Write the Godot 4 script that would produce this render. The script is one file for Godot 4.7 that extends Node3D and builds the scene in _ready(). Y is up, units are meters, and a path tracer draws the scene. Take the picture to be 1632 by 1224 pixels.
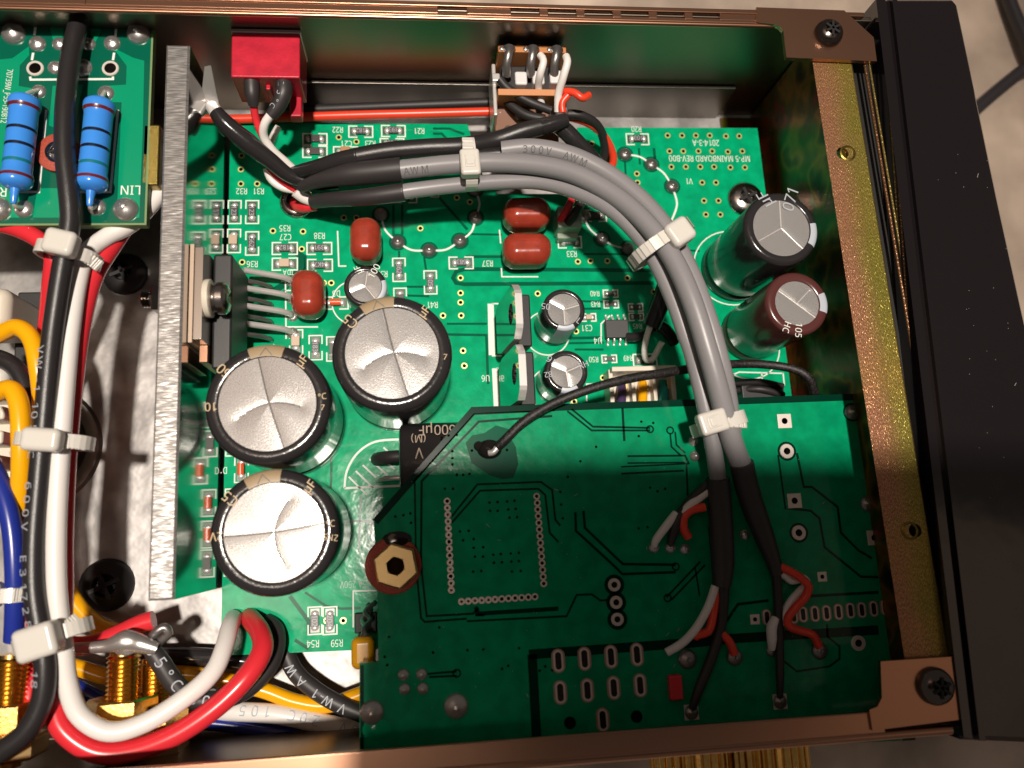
extends Node3D
# The inside of a small amplifier, lid off. Every length in this script is in millimetres; geometry is written out in metres.
const MM := 0.001
const BOARD := 8.0      # top face of the main board above the case floor
const UPPER := 27.0     # top face of the upper board
const INPUT := 28.0     # top face of the input board
const RIM := 36.0       # rim of the case
var M := {}
var names := {}
var origin := {}
var font := SystemFont.new()
var rng := RandomNumberGenerator.new()

class Shape:
	var v := PackedVector3Array()
	var n := PackedVector3Array()
	var c := PackedColorArray()
	var tint := Color.WHITE
	func tri(p, q, r, np, nq, nr):
		if (q - p).cross(r - p).dot(np + nq + nr) > 0.0:
			var t = q
			q = r
			r = t
			t = nq
			nq = nr
			nr = t
		v.push_back(p)
		v.push_back(q)
		v.push_back(r)
		n.push_back(np)
		n.push_back(nq)
		n.push_back(nr)
		c.push_back(tint)
		c.push_back(tint)
		c.push_back(tint)
	func quad4(p, q, r, s, np, nq, nr, ns):
		tri(p, q, r, np, nq, nr)
		tri(p, r, s, np, nr, ns)
	func quad(p, q, r, s, facing: Vector3):
		var m = (q - p).cross(r - p).normalized()
		if m.dot(facing) < 0.0:
			m = -m
		quad4(p, q, r, s, m, m, m, m)
	# an outline (x, z) pulled up from y0 to y1
	func slab(outline, y0: float, y1: float):
		var pts := PackedVector2Array(outline)
		var ids := Geometry2D.triangulate_polygon(pts)
		for k in range(0, ids.size(), 3):
			var a = pts[ids[k]]
			var b = pts[ids[k + 1]]
			var d = pts[ids[k + 2]]
			tri(Vector3(a.x, y1, a.y), Vector3(b.x, y1, b.y), Vector3(d.x, y1, d.y), Vector3.UP, Vector3.UP, Vector3.UP)
			if y0 < y1:
				tri(Vector3(a.x, y0, a.y), Vector3(b.x, y0, b.y), Vector3(d.x, y0, d.y), Vector3.DOWN, Vector3.DOWN, Vector3.DOWN)
		if y0 >= y1:
			return
		var turn := 1.0
		if Geometry2D.is_polygon_clockwise(pts):
			turn = -1.0
		for k in pts.size():
			var a = pts[k]
			var b = pts[(k + 1) % pts.size()]
			var e = (b - a).normalized() * turn
			quad(Vector3(a.x, y0, a.y), Vector3(b.x, y0, b.y), Vector3(b.x, y1, b.y), Vector3(a.x, y1, a.y), Vector3(e.y, 0, -e.x))
	# box with rounded edges; k steps per corner
	func rbox(at: Vector3, size: Vector3, round_: float, turn := Basis.IDENTITY, k := 1):
		var h := size / 2.0
		var b: float = min(round_, min(h.x, min(h.y, h.z)) * 0.98)
		var list := []
		for s in [-1.0, 1.0]:
			for i in k + 1:
				var ang: float = (float(i) / k - (1.0 if s < 0 else 0.0)) * PI / 4
				list.append([s, tan(ang)])
		for w in 3:
			for side in [-1.0, 1.0]:
				var u: int = (w + 1) % 3
				var t: int = (w + 2) % 3
				var grid := []
				for i in list.size():
					var row := []
					for j in list.size():
						var dir := Vector3()
						dir[w] = side
						dir[u] = list[i][1]
						dir[t] = list[j][1]
						dir = dir.normalized()
						var core := Vector3()
						core[w] = side * (h[w] - b)
						core[u] = list[i][0] * (h[u] - b)
						core[t] = list[j][0] * (h[t] - b)
						row.append([at + turn * (core + dir * b), turn * dir])
					grid.append(row)
				for i in list.size() - 1:
					for j in list.size() - 1:
						var p = grid[i][j]
						var q = grid[i + 1][j]
						var r = grid[i + 1][j + 1]
						var s2 = grid[i][j + 1]
						quad4(p[0], q[0], r[0], s2[0], p[1], q[1], r[1], s2[1])
	# turns a profile of (radius, height) about the y axis of xf
	func lathe(profile: Array, seg: int, xf := Transform3D(), from := 0.0, to := TAU, crease := 38.0):
		var nor := []
		for i in profile.size() - 1:
			var d: Vector2 = profile[i + 1] - profile[i]
			nor.append(Vector2(d.y, -d.x).normalized())
		for i in profile.size() - 1:
			var n0: Vector2 = nor[i]
			var n1: Vector2 = nor[i]
			if i > 0 and abs(rad_to_deg(nor[i].angle_to(nor[i - 1]))) < crease:
				n0 = (nor[i] + nor[i - 1]).normalized()
			if i < nor.size() - 1 and abs(rad_to_deg(nor[i].angle_to(nor[i + 1]))) < crease:
				n1 = (nor[i] + nor[i + 1]).normalized()
			var a: Vector2 = profile[i]
			var b: Vector2 = profile[i + 1]
			for j in seg:
				var t0 := lerpf(from, to, float(j) / seg)
				var t1 := lerpf(from, to, float(j + 1) / seg)
				var e0 := Vector3(cos(t0), 0, sin(t0))
				var e1 := Vector3(cos(t1), 0, sin(t1))
				var bs := xf.basis
				quad4(xf * (e0 * a.x + Vector3.UP * a.y), xf * (e1 * a.x + Vector3.UP * a.y), xf * (e1 * b.x + Vector3.UP * b.y), xf * (e0 * b.x + Vector3.UP * b.y),
					(bs * (e0 * n0.x + Vector3.UP * n0.y)).normalized(), (bs * (e1 * n0.x + Vector3.UP * n0.y)).normalized(), (bs * (e1 * n1.x + Vector3.UP * n1.y)).normalized(), (bs * (e0 * n1.x + Vector3.UP * n1.y)).normalized())
	# a prism with any number of sides standing on y
	func hexagon(r: float, y0: float, y1: float, hole: float, xf: Transform3D, spin := 0.0):
		var e := 0.35
		for j in 6:
			var t0 := spin + j * PI / 3
			var t1 := t0 + PI / 3
			var a := Vector3(cos(t0), 0, sin(t0))
			var b := Vector3(cos(t1), 0, sin(t1))
			var up := Vector3.UP
			var out := xf.basis * (a + b)
			quad(xf * (a * r + up * (y0 + e)), xf * (b * r + up * (y0 + e)), xf * (b * r + up * (y1 - e)), xf * (a * r + up * (y1 - e)), out)
			quad(xf * (a * r + up * (y1 - e)), xf * (b * r + up * (y1 - e)), xf * (b * (r - e) + up * y1), xf * (a * (r - e) + up * y1), out + xf.basis * up)
			quad(xf * (a * r + up * (y0 + e)), xf * (b * r + up * (y0 + e)), xf * (b * (r - e) + up * y0), xf * (a * (r - e) + up * y0), out - xf.basis * up)
			quad(xf * (a * (r - e) + up * y1), xf * (b * (r - e) + up * y1), xf * (b * hole + up * y1), xf * (a * hole + up * y1), xf.basis * up)
			quad(xf * (a * (r - e) + up * y0), xf * (b * (r - e) + up * y0), xf * (b * hole + up * y0), xf * (a * hole + up * y0), -(xf.basis * up))
	# a round wire along points; radius may be one number or one per point
	func tube(path: Array, radius, seg := 10, caps := true, flat := 1.0):
		var count := path.size()
		var tang := []
		for i in count:
			tang.append((path[min(i + 1, count - 1)] - path[max(i - 1, 0)]).normalized())
		var up := Vector3.UP
		if abs(tang[0].dot(up)) > 0.9:
			up = Vector3.RIGHT
		var prev := []
		for i in count:
			up = (up - tang[i] * up.dot(tang[i])).normalized()
			var side: Vector3 = tang[i].cross(up)
			var r: float = radius[i] if radius is Array else radius
			var ring := []
			for j in seg + 1:
				var t := TAU * j / seg
				var dir := side * cos(t) + up * sin(t) * flat
				ring.append([path[i] + dir * r, (side * cos(t) * flat + up * sin(t)).normalized()])
			if i > 0:
				for j in seg:
					quad4(prev[j][0], prev[j + 1][0], ring[j + 1][0], ring[j][0], prev[j][1], prev[j + 1][1], ring[j + 1][1], ring[j][1])
			if caps and (i == 0 or i == count - 1):
				var f: Vector3 = -tang[i] if i == 0 else tang[i]
				for j in seg:
					tri(path[i], ring[j][0], ring[j + 1][0], f, f, f)
			prev = ring
	# a flat band lying on the level of its points
	func ribbon(pts: Array, w: float):
		var left := []
		var right := []
		for i in pts.size():
			var a: Vector3 = (pts[i] - pts[max(i - 1, 0)]).normalized()
			var b: Vector3 = (pts[min(i + 1, pts.size() - 1)] - pts[i]).normalized()
			if i == 0:
				a = b
			if i == pts.size() - 1:
				b = a
			var m := (a + b).normalized()
			var side := Vector3(-m.z, 0, m.x)
			var reach: float = w / 2 / max(0.5, side.dot(Vector3(-a.z, 0, a.x)))
			left.append(pts[i] + side * reach)
			right.append(pts[i] - side * reach)
		for i in pts.size() - 1:
			quad(left[i], left[i + 1], right[i + 1], right[i], Vector3.UP)
	func ring(at: Vector3, r0: float, r1: float, seg := 16, from := 0.0, to := TAU):
		for j in seg:
			var t0 := lerpf(from, to, float(j) / seg)
			var t1 := lerpf(from, to, float(j + 1) / seg)
			var a := Vector3(cos(t0), 0, sin(t0))
			var b := Vector3(cos(t1), 0, sin(t1))
			quad(at + a * r0, at + b * r0, at + b * r1, at + a * r1, Vector3.UP)
	# small unevenness, as hand-made or dipped things have
	func wobble(amount: float, size: float, seed_ := 3):
		var f := FastNoiseLite.new()
		f.seed = seed_
		f.frequency = 1.0 / size
		for i in v.size():
			v[i] += n[i] * amount * f.get_noise_3dv(v[i])
	func mesh(about := Vector3.ZERO) -> ArrayMesh:
		var p := PackedVector3Array()
		p.resize(v.size())
		for i in v.size():
			p[i] = (v[i] - about) * 0.001
		var arrays := []
		arrays.resize(Mesh.ARRAY_MAX)
		arrays[Mesh.ARRAY_VERTEX] = p
		arrays[Mesh.ARRAY_NORMAL] = n
		arrays[Mesh.ARRAY_COLOR] = c
		var am := ArrayMesh.new()
		am.add_surface_from_arrays(Mesh.PRIMITIVE_TRIANGLES, arrays)
		return am

# ---------- names, things, parts ----------
func called(parent: Node, base: String) -> String:
	var key := str(parent.get_instance_id()) + base
	var k: int = names.get(key, 0)
	names[key] = k + 1
	return base if k == 0 else "%s_%03d" % [base, k]

func about(o: Node) -> Vector3:
	while o != self and o != null:
		if origin.has(o):
			return origin[o]
		o = o.get_parent()
	return Vector3.ZERO

func thing(kind: String, label: String, category: String, at: Vector3, group := "") -> Node3D:
	var o := Node3D.new()
	o.name = called(self, kind)
	add_child(o, true)
	o.position = at * MM
	origin[o] = at
	o.set_meta("label", label)
	o.set_meta("category", category)
	if group:
		o.set_meta("group", group)
	return o

func put(s: Shape, kind: String, m: String, parent: Node) -> MeshInstance3D:
	var o := MeshInstance3D.new()
	o.name = called(parent, kind)
	o.mesh = s.mesh(about(parent))
	o.material_override = M[m]
	parent.add_child(o, true)
	return o

func single(s: Shape, kind: String, m: String, label: String, category: String, at: Vector3, group := "") -> MeshInstance3D:
	var o := MeshInstance3D.new()
	o.name = called(self, kind)
	o.mesh = s.mesh(at)
	o.material_override = M[m]
	o.position = at * MM
	add_child(o, true)
	origin[o] = at
	o.set_meta("label", label)
	o.set_meta("category", category)
	if group:
		o.set_meta("group", group)
	return o

# one more piece made from a shared mesh, at a place in millimetres
func piece(mesh: Mesh, kind: String, m: String, parent: Node, at: Vector3, turn := Basis.IDENTITY) -> MeshInstance3D:
	var o := MeshInstance3D.new()
	o.name = called(parent, kind)
	o.mesh = mesh
	o.material_override = M[m]
	parent.add_child(o, true)
	o.transform = Transform3D(turn, (at - about(parent)) * MM)
	return o

# flat lettering; right is the reading direction, up the direction of the glyph tops
func letters(text: String, size: float, at: Vector3, right: Vector3, up: Vector3, m: String, parent: Node, tall := 1.0) -> void:
	var t := TextMesh.new()
	t.text = text
	t.font = font
	t.font_size = 24
	var k := size / 24.0 / 0.72 * MM / 0.001
	t.pixel_size = 0.001
	t.depth = 0.02 * MM / k
	t.curve_step = 2.0
	var x := right.normalized()
	var z := x.cross(up).normalized()
	var o := MeshInstance3D.new()
	o.name = called(parent, "lettering")
	o.mesh = t
	o.material_override = M[m]
	parent.add_child(o, true)
	o.transform = Transform3D(Basis(x * k, z.cross(x) * tall * k, z * k), (at - about(parent)) * MM)

func mat(key: String, albedo: Color, rough: float, metal := 0.0) -> StandardMaterial3D:
	var m := StandardMaterial3D.new()
	m.resource_name = key
	m.albedo_color = albedo.linear_to_srgb()
	m.roughness = rough
	m.metallic = metal
	m.vertex_color_use_as_albedo = true
	M[key] = m
	return m

func noise(kind: int, freq: float, lo: float, hi: float, octaves := 3, as_normal := false, side := 512) -> NoiseTexture2D:
	var f := FastNoiseLite.new()
	f.noise_type = kind
	f.frequency = freq
	f.fractal_octaves = octaves
	f.seed = 7
	var t := NoiseTexture2D.new()
	t.width = side
	t.height = side
	t.seamless = true
	t.noise = f
	if as_normal:
		t.as_normal_map = true
		t.bump_strength = lo
	else:
		var g := Gradient.new()
		g.offsets = PackedFloat32Array([0.15, 0.85])
		g.colors = PackedColorArray([Color(lo, lo, lo), Color(hi, hi, hi)])
		t.color_ramp = g
	return t

func grain(key: String, tex: Texture2D, per_mm: float, bump: Texture2D = null, strength := 0.3, rough: Texture2D = null, stretch := Vector3.ONE) -> void:
	var m: StandardMaterial3D = M[key]
	m.uv1_triplanar = true
	m.uv1_world_triplanar = true
	m.uv1_scale = stretch * per_mm / MM
	if tex:
		m.albedo_texture = tex
	if bump:
		m.normal_enabled = true
		m.normal_texture = bump
		m.normal_scale = strength
	if rough:
		m.roughness_texture = rough
		m.roughness_texture_channel = BaseMaterial3D.TEXTURE_CHANNEL_RED

# a smooth run through the given points
func smooth(pts: Array, sub := 7) -> Array:
	var out := []
	for i in pts.size() - 1:
		var p0: Vector3 = pts[max(i - 1, 0)]
		var p1: Vector3 = pts[i]
		var p2: Vector3 = pts[i + 1]
		var p3: Vector3 = pts[min(i + 2, pts.size() - 1)]
		for k in sub:
			out.append(p1.cubic_interpolate(p2, p0, p3, float(k) / sub))
	out.append(pts[-1])
	return out

func along(list: Array, count: int) -> Array:
	var out := []
	for i in count:
		var t := float(i) / (count - 1) * (list.size() - 1)
		var k: int = min(int(t), list.size() - 2)
		out.append(lerpf(list[k], list[k + 1], t - k))
	return out

func wire(pts: Array, radius, kind: String, m: String, parent: Node, seg := 12) -> MeshInstance3D:
	var s := Shape.new()
	var path := smooth(pts)
	s.tube(path, along(radius, path.size()) if radius is Array else radius, seg)
	return put(s, kind, m, parent)

# lettering set letter by letter along a cable, on the side that faces "face"
func cable_print(text: String, pts: Array, start: float, size: float, radius: float, face: Vector3, m: String, parent: Node, flip := false) -> void:
	var path := smooth(pts, 12)
	var want := start
	var walked := 0.0
	var k := 0
	for i in path.size() - 1:
		var step: float = path[i].distance_to(path[i + 1])
		while k < text.length() and walked + step >= want:
			var t: Vector3 = (path[i + 1] - path[i]).normalized()
			var p: Vector3 = path[i] + t * (want - walked)
			var out := (face - t * face.dot(t)).normalized()
			var ch := text[text.length() - 1 - k] if flip else text[k]
			var r := -t if flip else t
			if ch != " ":
				letters(ch, size, p + out * (radius + 0.02), r, out.cross(r), m, parent)
			want += size * (1.6 if ch in "WM" else 0.8 if ch in "I1 -" else 1.2)
			k += 1
		walked += step

func screw_head(at: Vector3, r: float, h: float, kind: String, m: String, parent: Node, xf := Transform3D(), points := 4) -> void:
	var s := Shape.new()
	var base := Transform3D(xf.basis, at)
	s.lathe([Vector2(r * 0.98, 0), Vector2(r, h * 0.25), Vector2(r * 0.9, h * 0.62), Vector2(r * 0.66, h * 0.9), Vector2(r * 0.44, h), Vector2(r * 0.40, h * 0.94), Vector2(r * 0.34, h * 0.45), Vector2(0.0, h * 0.4)], 28, base)
	put(s, kind, m, parent)
	var d := Shape.new()
	for k in points:
		var a := PI * k / points + 0.4
		d.rbox(base * Vector3(0, h * 0.86, 0), Vector3(r * 1.12, h * 0.5, r * 0.17), 0.05, base.basis * Basis(Vector3.UP, a))
	put(d, "drive_recess", "recess", parent)

func _ready() -> void:
	rng.seed = 11
	font.font_names = PackedStringArray(["Droid Sans"])
	# ---- camera ----
	var cam := Camera3D.new()
	cam.name = "camera"
	cam.fov = 51.1
	cam.near = 0.005
	cam.far = 10.0
	cam.transform = Transform3D(Basis(Vector3(0.993501, 0.103903, 0.046473), Vector3(0.026883, 0.182538, -0.982831), Vector3(-0.110602, 0.977693, 0.178558)).orthonormalized(), Vector3(-11.41, 166, 32.13) * MM)
	var lens := CameraAttributesPhysical.new()
	lens.frustum_focal_length = 25.1
	lens.frustum_focus_distance = 0.150
	lens.exposure_aperture = 14.0
	cam.attributes = lens
	add_child(cam)
	# ---- dim evening room round the bench ----
	var around := WorldEnvironment.new()
	around.name = "surroundings"
	var env := Environment.new()
	env.background_mode = Environment.BG_COLOR
	env.background_color = Color(0.085, 0.072, 0.065).linear_to_srgb()
	env.tonemap_mode = Environment.TONE_MAPPER_LINEAR
	env.tonemap_exposure = 1.0
	env.sdfgi_enabled = true
	env.ssao_enabled = true
	env.ssil_enabled = true
	around.environment = env
	add_child(around)
	# ---- the bench lamp, up to the left ----
	var lamp := SpotLight3D.new()
	lamp.name = "bench_lamp"
	lamp.light_color = Color(1.0, 0.955, 0.90)
	lamp.light_energy = 3.0
	lamp.light_size = 0.036
	lamp.spot_range = 4.0
	lamp.spot_attenuation = 2.0
	lamp.spot_angle = 9.6
	lamp.spot_angle_attenuation = 1.0
	lamp.shadow_enabled = true
	lamp.transform = Transform3D(Basis.IDENTITY, Vector3(-34, 1500, 28) * MM).looking_at(Vector3(-20, 0, 0) * MM, Vector3.BACK)
	add_child(lamp)
	# ---- the ceiling light of the room, far and weak ----
	var ceiling := AreaLight3D.new()
	ceiling.name = "ceiling_light"
	ceiling.area_size = Vector2(0.8, 0.8)
	ceiling.light_color = Color(1.0, 0.82, 0.66)
	ceiling.light_energy = 0.13
	ceiling.area_range = 8.0
	ceiling.shadow_enabled = true
	ceiling.transform = Transform3D(Basis.IDENTITY, Vector3(-0.7, 1.9, -0.4)).looking_at(Vector3.ZERO)
	add_child(ceiling)
	# ---- a second, smaller lamp whose glare lies on the lower left of the board ----
	var second := AreaLight3D.new()
	second.name = "shelf_lamp"
	second.area_size = Vector2(0.16, 0.16)
	second.light_color = Color(1.0, 0.93, 0.86)
	second.light_energy = 0.14
	second.area_range = 6.0
	second.shadow_enabled = true
	second.transform = Transform3D(Basis.IDENTITY, Vector3(-0.33, 1.45, 0.15)).looking_at(Vector3.ZERO)
	add_child(second)
	# ---- the lit corner of the room to the right: its glow lies on the plated bracket and the black panel ----
	var corner := AreaLight3D.new()
	corner.name = "corner_light"
	corner.area_size = Vector2(0.55, 0.45)
	corner.light_color = Color(1.0, 0.82, 0.66)
	corner.light_energy = 0.020
	corner.area_range = 6.0
	corner.shadow_enabled = true
	corner.transform = Transform3D(Basis.IDENTITY, Vector3(0.98, 1.5, 0.30)).looking_at(Vector3.ZERO)
	add_child(corner)
	materials()
	bench()
	case_of_amplifier()
	main_board()
	heat_sink()
	capacitors()
	board_parts()
	upper_board()
	input_board()
	back_panel_parts()
	left_wiring()
	signal_cables()
	dust()
	phone()

func materials() -> void:
	var speck := noise(FastNoiseLite.TYPE_SIMPLEX, 0.12, 0.62, 1.0, 4)
	var flecks := noise(FastNoiseLite.TYPE_SIMPLEX, 0.14, 0.74, 1.0, 3)
	var soft := noise(FastNoiseLite.TYPE_SIMPLEX, 0.02, 0.88, 1.0, 4)
	var patch := noise(FastNoiseLite.TYPE_SIMPLEX, 0.012, 0.75, 1.0, 5)
	var pits := noise(FastNoiseLite.TYPE_SIMPLEX, 0.10, 3.0, 0, 3, true)
	var pits_soft := noise(FastNoiseLite.TYPE_SIMPLEX, 0.03, 3.0, 0, 3, true)
	mat("board", Color(0.002, 0.37, 0.165), 0.13)
	grain("board", soft, 0.02, pits_soft, 0.05)
	M["board"].metallic_specular = 0.3
	mat("board_gap", Color(0.002, 0.095, 0.048), 0.14)
	M["board_gap"].metallic_specular = 0.3
	mat("board_edge", Color(0.16, 0.24, 0.09), 0.55)
	mat("upper_green", Color(0.002, 0.285, 0.125), 0.15)
	grain("upper_green", soft, 0.02, pits_soft, 0.05)
	M["upper_green"].metallic_specular = 0.3
	mat("upper_gap", Color(0.001, 0.026, 0.015), 0.15)
	M["upper_gap"].metallic_specular = 0.3
	mat("input_dark", Color(0.002, 0.105, 0.062), 0.16)
	mat("input_copper", Color(0.002, 0.27, 0.135), 0.16)
	mat("silk", Color(0.72, 0.76, 0.70), 0.6)
	mat("silk_dim", Color(0.42, 0.5, 0.42), 0.6)
	mat("gold_print", Color(0.55, 0.40, 0.22), 0.5)
	mat("dim_gold", Color(0.22, 0.15, 0.09), 0.5)
	mat("grey_print", Color(0.38, 0.40, 0.44), 0.5)
	mat("dark_print", Color(0.11, 0.105, 0.11), 0.6)
	mat("via", Color(1, 1, 1), 0.38, 0.45)
	mat("solder", Color(0.88, 0.84, 0.81), 0.27, 0.8)
	grain("solder", speck, 0.35, pits, 0.35)
	mat("solder_dull", Color(0.46, 0.43, 0.42), 0.32, 0.8)
	grain("solder_dull", speck, 0.3, pits, 0.3)
	mat("pad", Color(1, 1, 1), 0.34, 0.25)
	mat("tin", Color(0.80, 0.77, 0.75), 0.30, 0.55)
	mat("pad_dark", Color(0.11, 0.105, 0.10), 0.3, 0.5)
	mat("aluminium", Color(0.80, 0.77, 0.75), 0.42, 1.0)
	grain("aluminium", soft, 0.03, pits, 0.22, null)
	mat("floor", Color(0.46, 0.44, 0.43), 0.42, 0.55)
	grain("floor", patch, 0.012, pits_soft, 0.10)
	mat("sawn", Color(0.52, 0.50, 0.485), 0.32, 0.6)
	grain("sawn", speck, 0.09, pits, 0.38, null, Vector3(0.05, 1, 0.6))
	M["sawn"].normal_scale = 0.14
	mat("polished", Color(0.50, 0.49, 0.48), 0.10, 1.0)
	mat("mirror_tab", Color(0.55, 0.54, 0.52), 0.06, 1.0)
	mat("cap_top", Color(0.50, 0.48, 0.47), 0.18, 0.4)
	grain("cap_top", flecks, 0.055, pits, 0.07)
	mat("score", Color(0.20, 0.19, 0.185), 0.3, 0.8)
	mat("sleeve_black", Color(0.022, 0.020, 0.021), 0.16)
	grain("sleeve_black", null, 0.05, pits_soft, 0.12)
	mat("sleeve_brown", Color(0.085, 0.026, 0.024), 0.2)
	mat("stripe_gold", Color(0.34, 0.25, 0.15), 0.4)
	mat("stripe_grey", Color(0.44, 0.48, 0.54), 0.4)
	mat("film_red", Color(0.35, 0.044, 0.024), 0.2)
	grain("film_red", soft, 0.03, pits_soft, 0.06)
	mat("plastic_black", Color(0.022, 0.021, 0.022), 0.42)
	grain("plastic_black", null, 0.1, pits, 0.15)
	mat("rubber", Color(0.022, 0.019, 0.020), 0.5)
	grain("rubber", null, 0.12, pits, 0.2)
	mat("sheath_black", Color(0.020, 0.018, 0.019), 0.33)
	grain("sheath_black", null, 0.12, pits, 0.28)
	mat("braid", Color(0.075, 0.058, 0.06), 0.5)
	grain("braid", noise(FastNoiseLite.TYPE_CELLULAR, 0.05, 0.1, 1.0, 1), 0.12, pits, 0.5)
	mat("flux_stain", Color(0.001, 0.085, 0.045), 0.10)
	mat("sheath_grey", Color(0.235, 0.225, 0.235), 0.36)
	grain("sheath_grey", null, 0.1, pits, 0.1)
	mat("wire_red", Color(0.68, 0.028, 0.040), 0.26)
	mat("wire_dark_red", Color(0.40, 0.018, 0.030), 0.28)
	mat("wire_orange", Color(0.80, 0.055, 0.022), 0.32)
	mat("wire_white", Color(0.78, 0.74, 0.71), 0.32)
	mat("wire_yellow", Color(0.86, 0.40, 0.004), 0.24)
	mat("wire_blue", Color(0.014, 0.030, 0.26), 0.26)
	mat("wire_teal", Color(0.01, 0.36, 0.32), 0.35)
	mat("wire_purple", Color(0.06, 0.035, 0.10), 0.35)
	mat("nylon", Color(0.66, 0.63, 0.58), 0.24)
	M["nylon"].backlight_enabled = true
	M["nylon"].backlight = Color(0.4, 0.36, 0.32)
	mat("cream", Color(0.66, 0.60, 0.50), 0.4)
	mat("resistor_blue", Color(0.045, 0.25, 0.76), 0.2)
	mat("band_brown", Color(0.13, 0.014, 0.016), 0.25)
	mat("band_black", Color(0.008, 0.010, 0.022), 0.25)
	mat("band_green", Color(0.008, 0.16, 0.19), 0.25)
	mat("fibre_red", Color(0.62, 0.10, 0.055), 0.6)
	grain("fibre_red", speck, 0.05, pits, 0.5)
	mat("brass", Color(0.66, 0.45, 0.20), 0.34, 0.8)
	mat("gold", Color(0.95, 0.60, 0.18), 0.20, 1.0)
	grain("gold", soft, 0.06, pits_soft, 0.1)
	mat("olive_brass", Color(0.42, 0.31, 0.08), 0.34, 0.9)
	grain("olive_brass", speck, 0.08, pits, 0.4)
	mat("recess", Color(0.006, 0.005, 0.005), 0.6)
	mat("flux", Color(0.012, 0.010, 0.009), 0.12)
	mat("black_screw", Color(0.020, 0.018, 0.018), 0.36, 0.2)
	mat("steel", Color(0.52, 0.48, 0.45), 0.22, 1.0)
	mat("dark_steel", Color(0.17, 0.145, 0.13), 0.20, 1.0)
	mat("copper_plate", Color(0.52, 0.28, 0.18), 0.28, 1.0)
	mat("wall_plate", Color(0.25, 0.205, 0.165), 0.34, 1.0)
	mat("lip_plate", Color(0.26, 0.235, 0.215), 0.34, 1.0)
	mat("chromate", Color(1, 1, 1), 0.27, 0.65)
	grain("chromate", speck, 0.05, pits, 0.36, null, Vector3(1.6, 1, 0.5))
	mat("chromate_wall", Color(0.48, 0.35, 0.08), 0.30, 0.55)
	var tone := noise(FastNoiseLite.TYPE_SIMPLEX, 0.009, 0.0, 1.0, 3)
	var ramp := Gradient.new()
	ramp.offsets = PackedFloat32Array([0.1, 0.35, 0.55, 0.75, 0.95])
	ramp.colors = PackedColorArray([Color(0.10, 0.05, 0.03), Color(0.62, 0.40, 0.10), Color(0.25, 0.28, 0.05), Color(0.50, 0.20, 0.12), Color(0.20, 0.20, 0.04)])
	tone.color_ramp = ramp
	grain("chromate_wall", tone, 0.012, pits_soft, 0.1)
	M["chromate_wall"].albedo_color = Color.WHITE
	mat("panel_black", Color(0.008, 0.006, 0.007), 0.16)
	grain("panel_black", null, 0.006, pits_soft, 0.04, patch)
	M["panel_black"].clearcoat_enabled = true
	M["panel_black"].clearcoat = 0.6
	M["panel_black"].clearcoat_roughness = 0.08
	mat("phenolic", Color(0.20, 0.075, 0.035), 0.4)
	mat("phenolic_edge", Color(0.52, 0.20, 0.06), 0.5)
	mat("white_plastic", Color(0.66, 0.66, 0.66), 0.35)
	mat("switch_red", Color(0.56, 0.020, 0.045), 0.28)
	grain("switch_red", soft, 0.02, pits, 0.06)
	mat("chip_black", Color(0.030, 0.028, 0.030), 0.5)
	mat("resistor_body", Color(0.055, 0.045, 0.042), 0.4)
	mat("ceramic", Color(0.50, 0.37, 0.27), 0.45)
	mat("ceramic_brown", Color(0.40, 0.19, 0.08), 0.45)
	mat("diode_red", Color(0.75, 0.11, 0.04), 0.2)
	mat("amber", Color(0.80, 0.38, 0.01), 0.25)
	mat("shrink", Color(0.030, 0.026, 0.027), 0.46)
	grain("shrink", null, 0.1, pits, 0.12)
	mat("clear_plastic", Color(0.30, 0.36, 0.28), 0.22)
	mat("phone_case", Color(0.03, 0.03, 0.03), 0.5)
	mat("table", Color(0.62, 0.50, 0.40), 0.6)
	grain("table", patch, 0.004, pits_soft, 0.12)
	M["table"].albedo_color = Color(0.58, 0.455, 0.36).linear_to_srgb()
	mat("dust", Color(0.34, 0.32, 0.30), 0.9)
	mat("table_cable", Color(0.03, 0.027, 0.03), 0.35)

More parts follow.
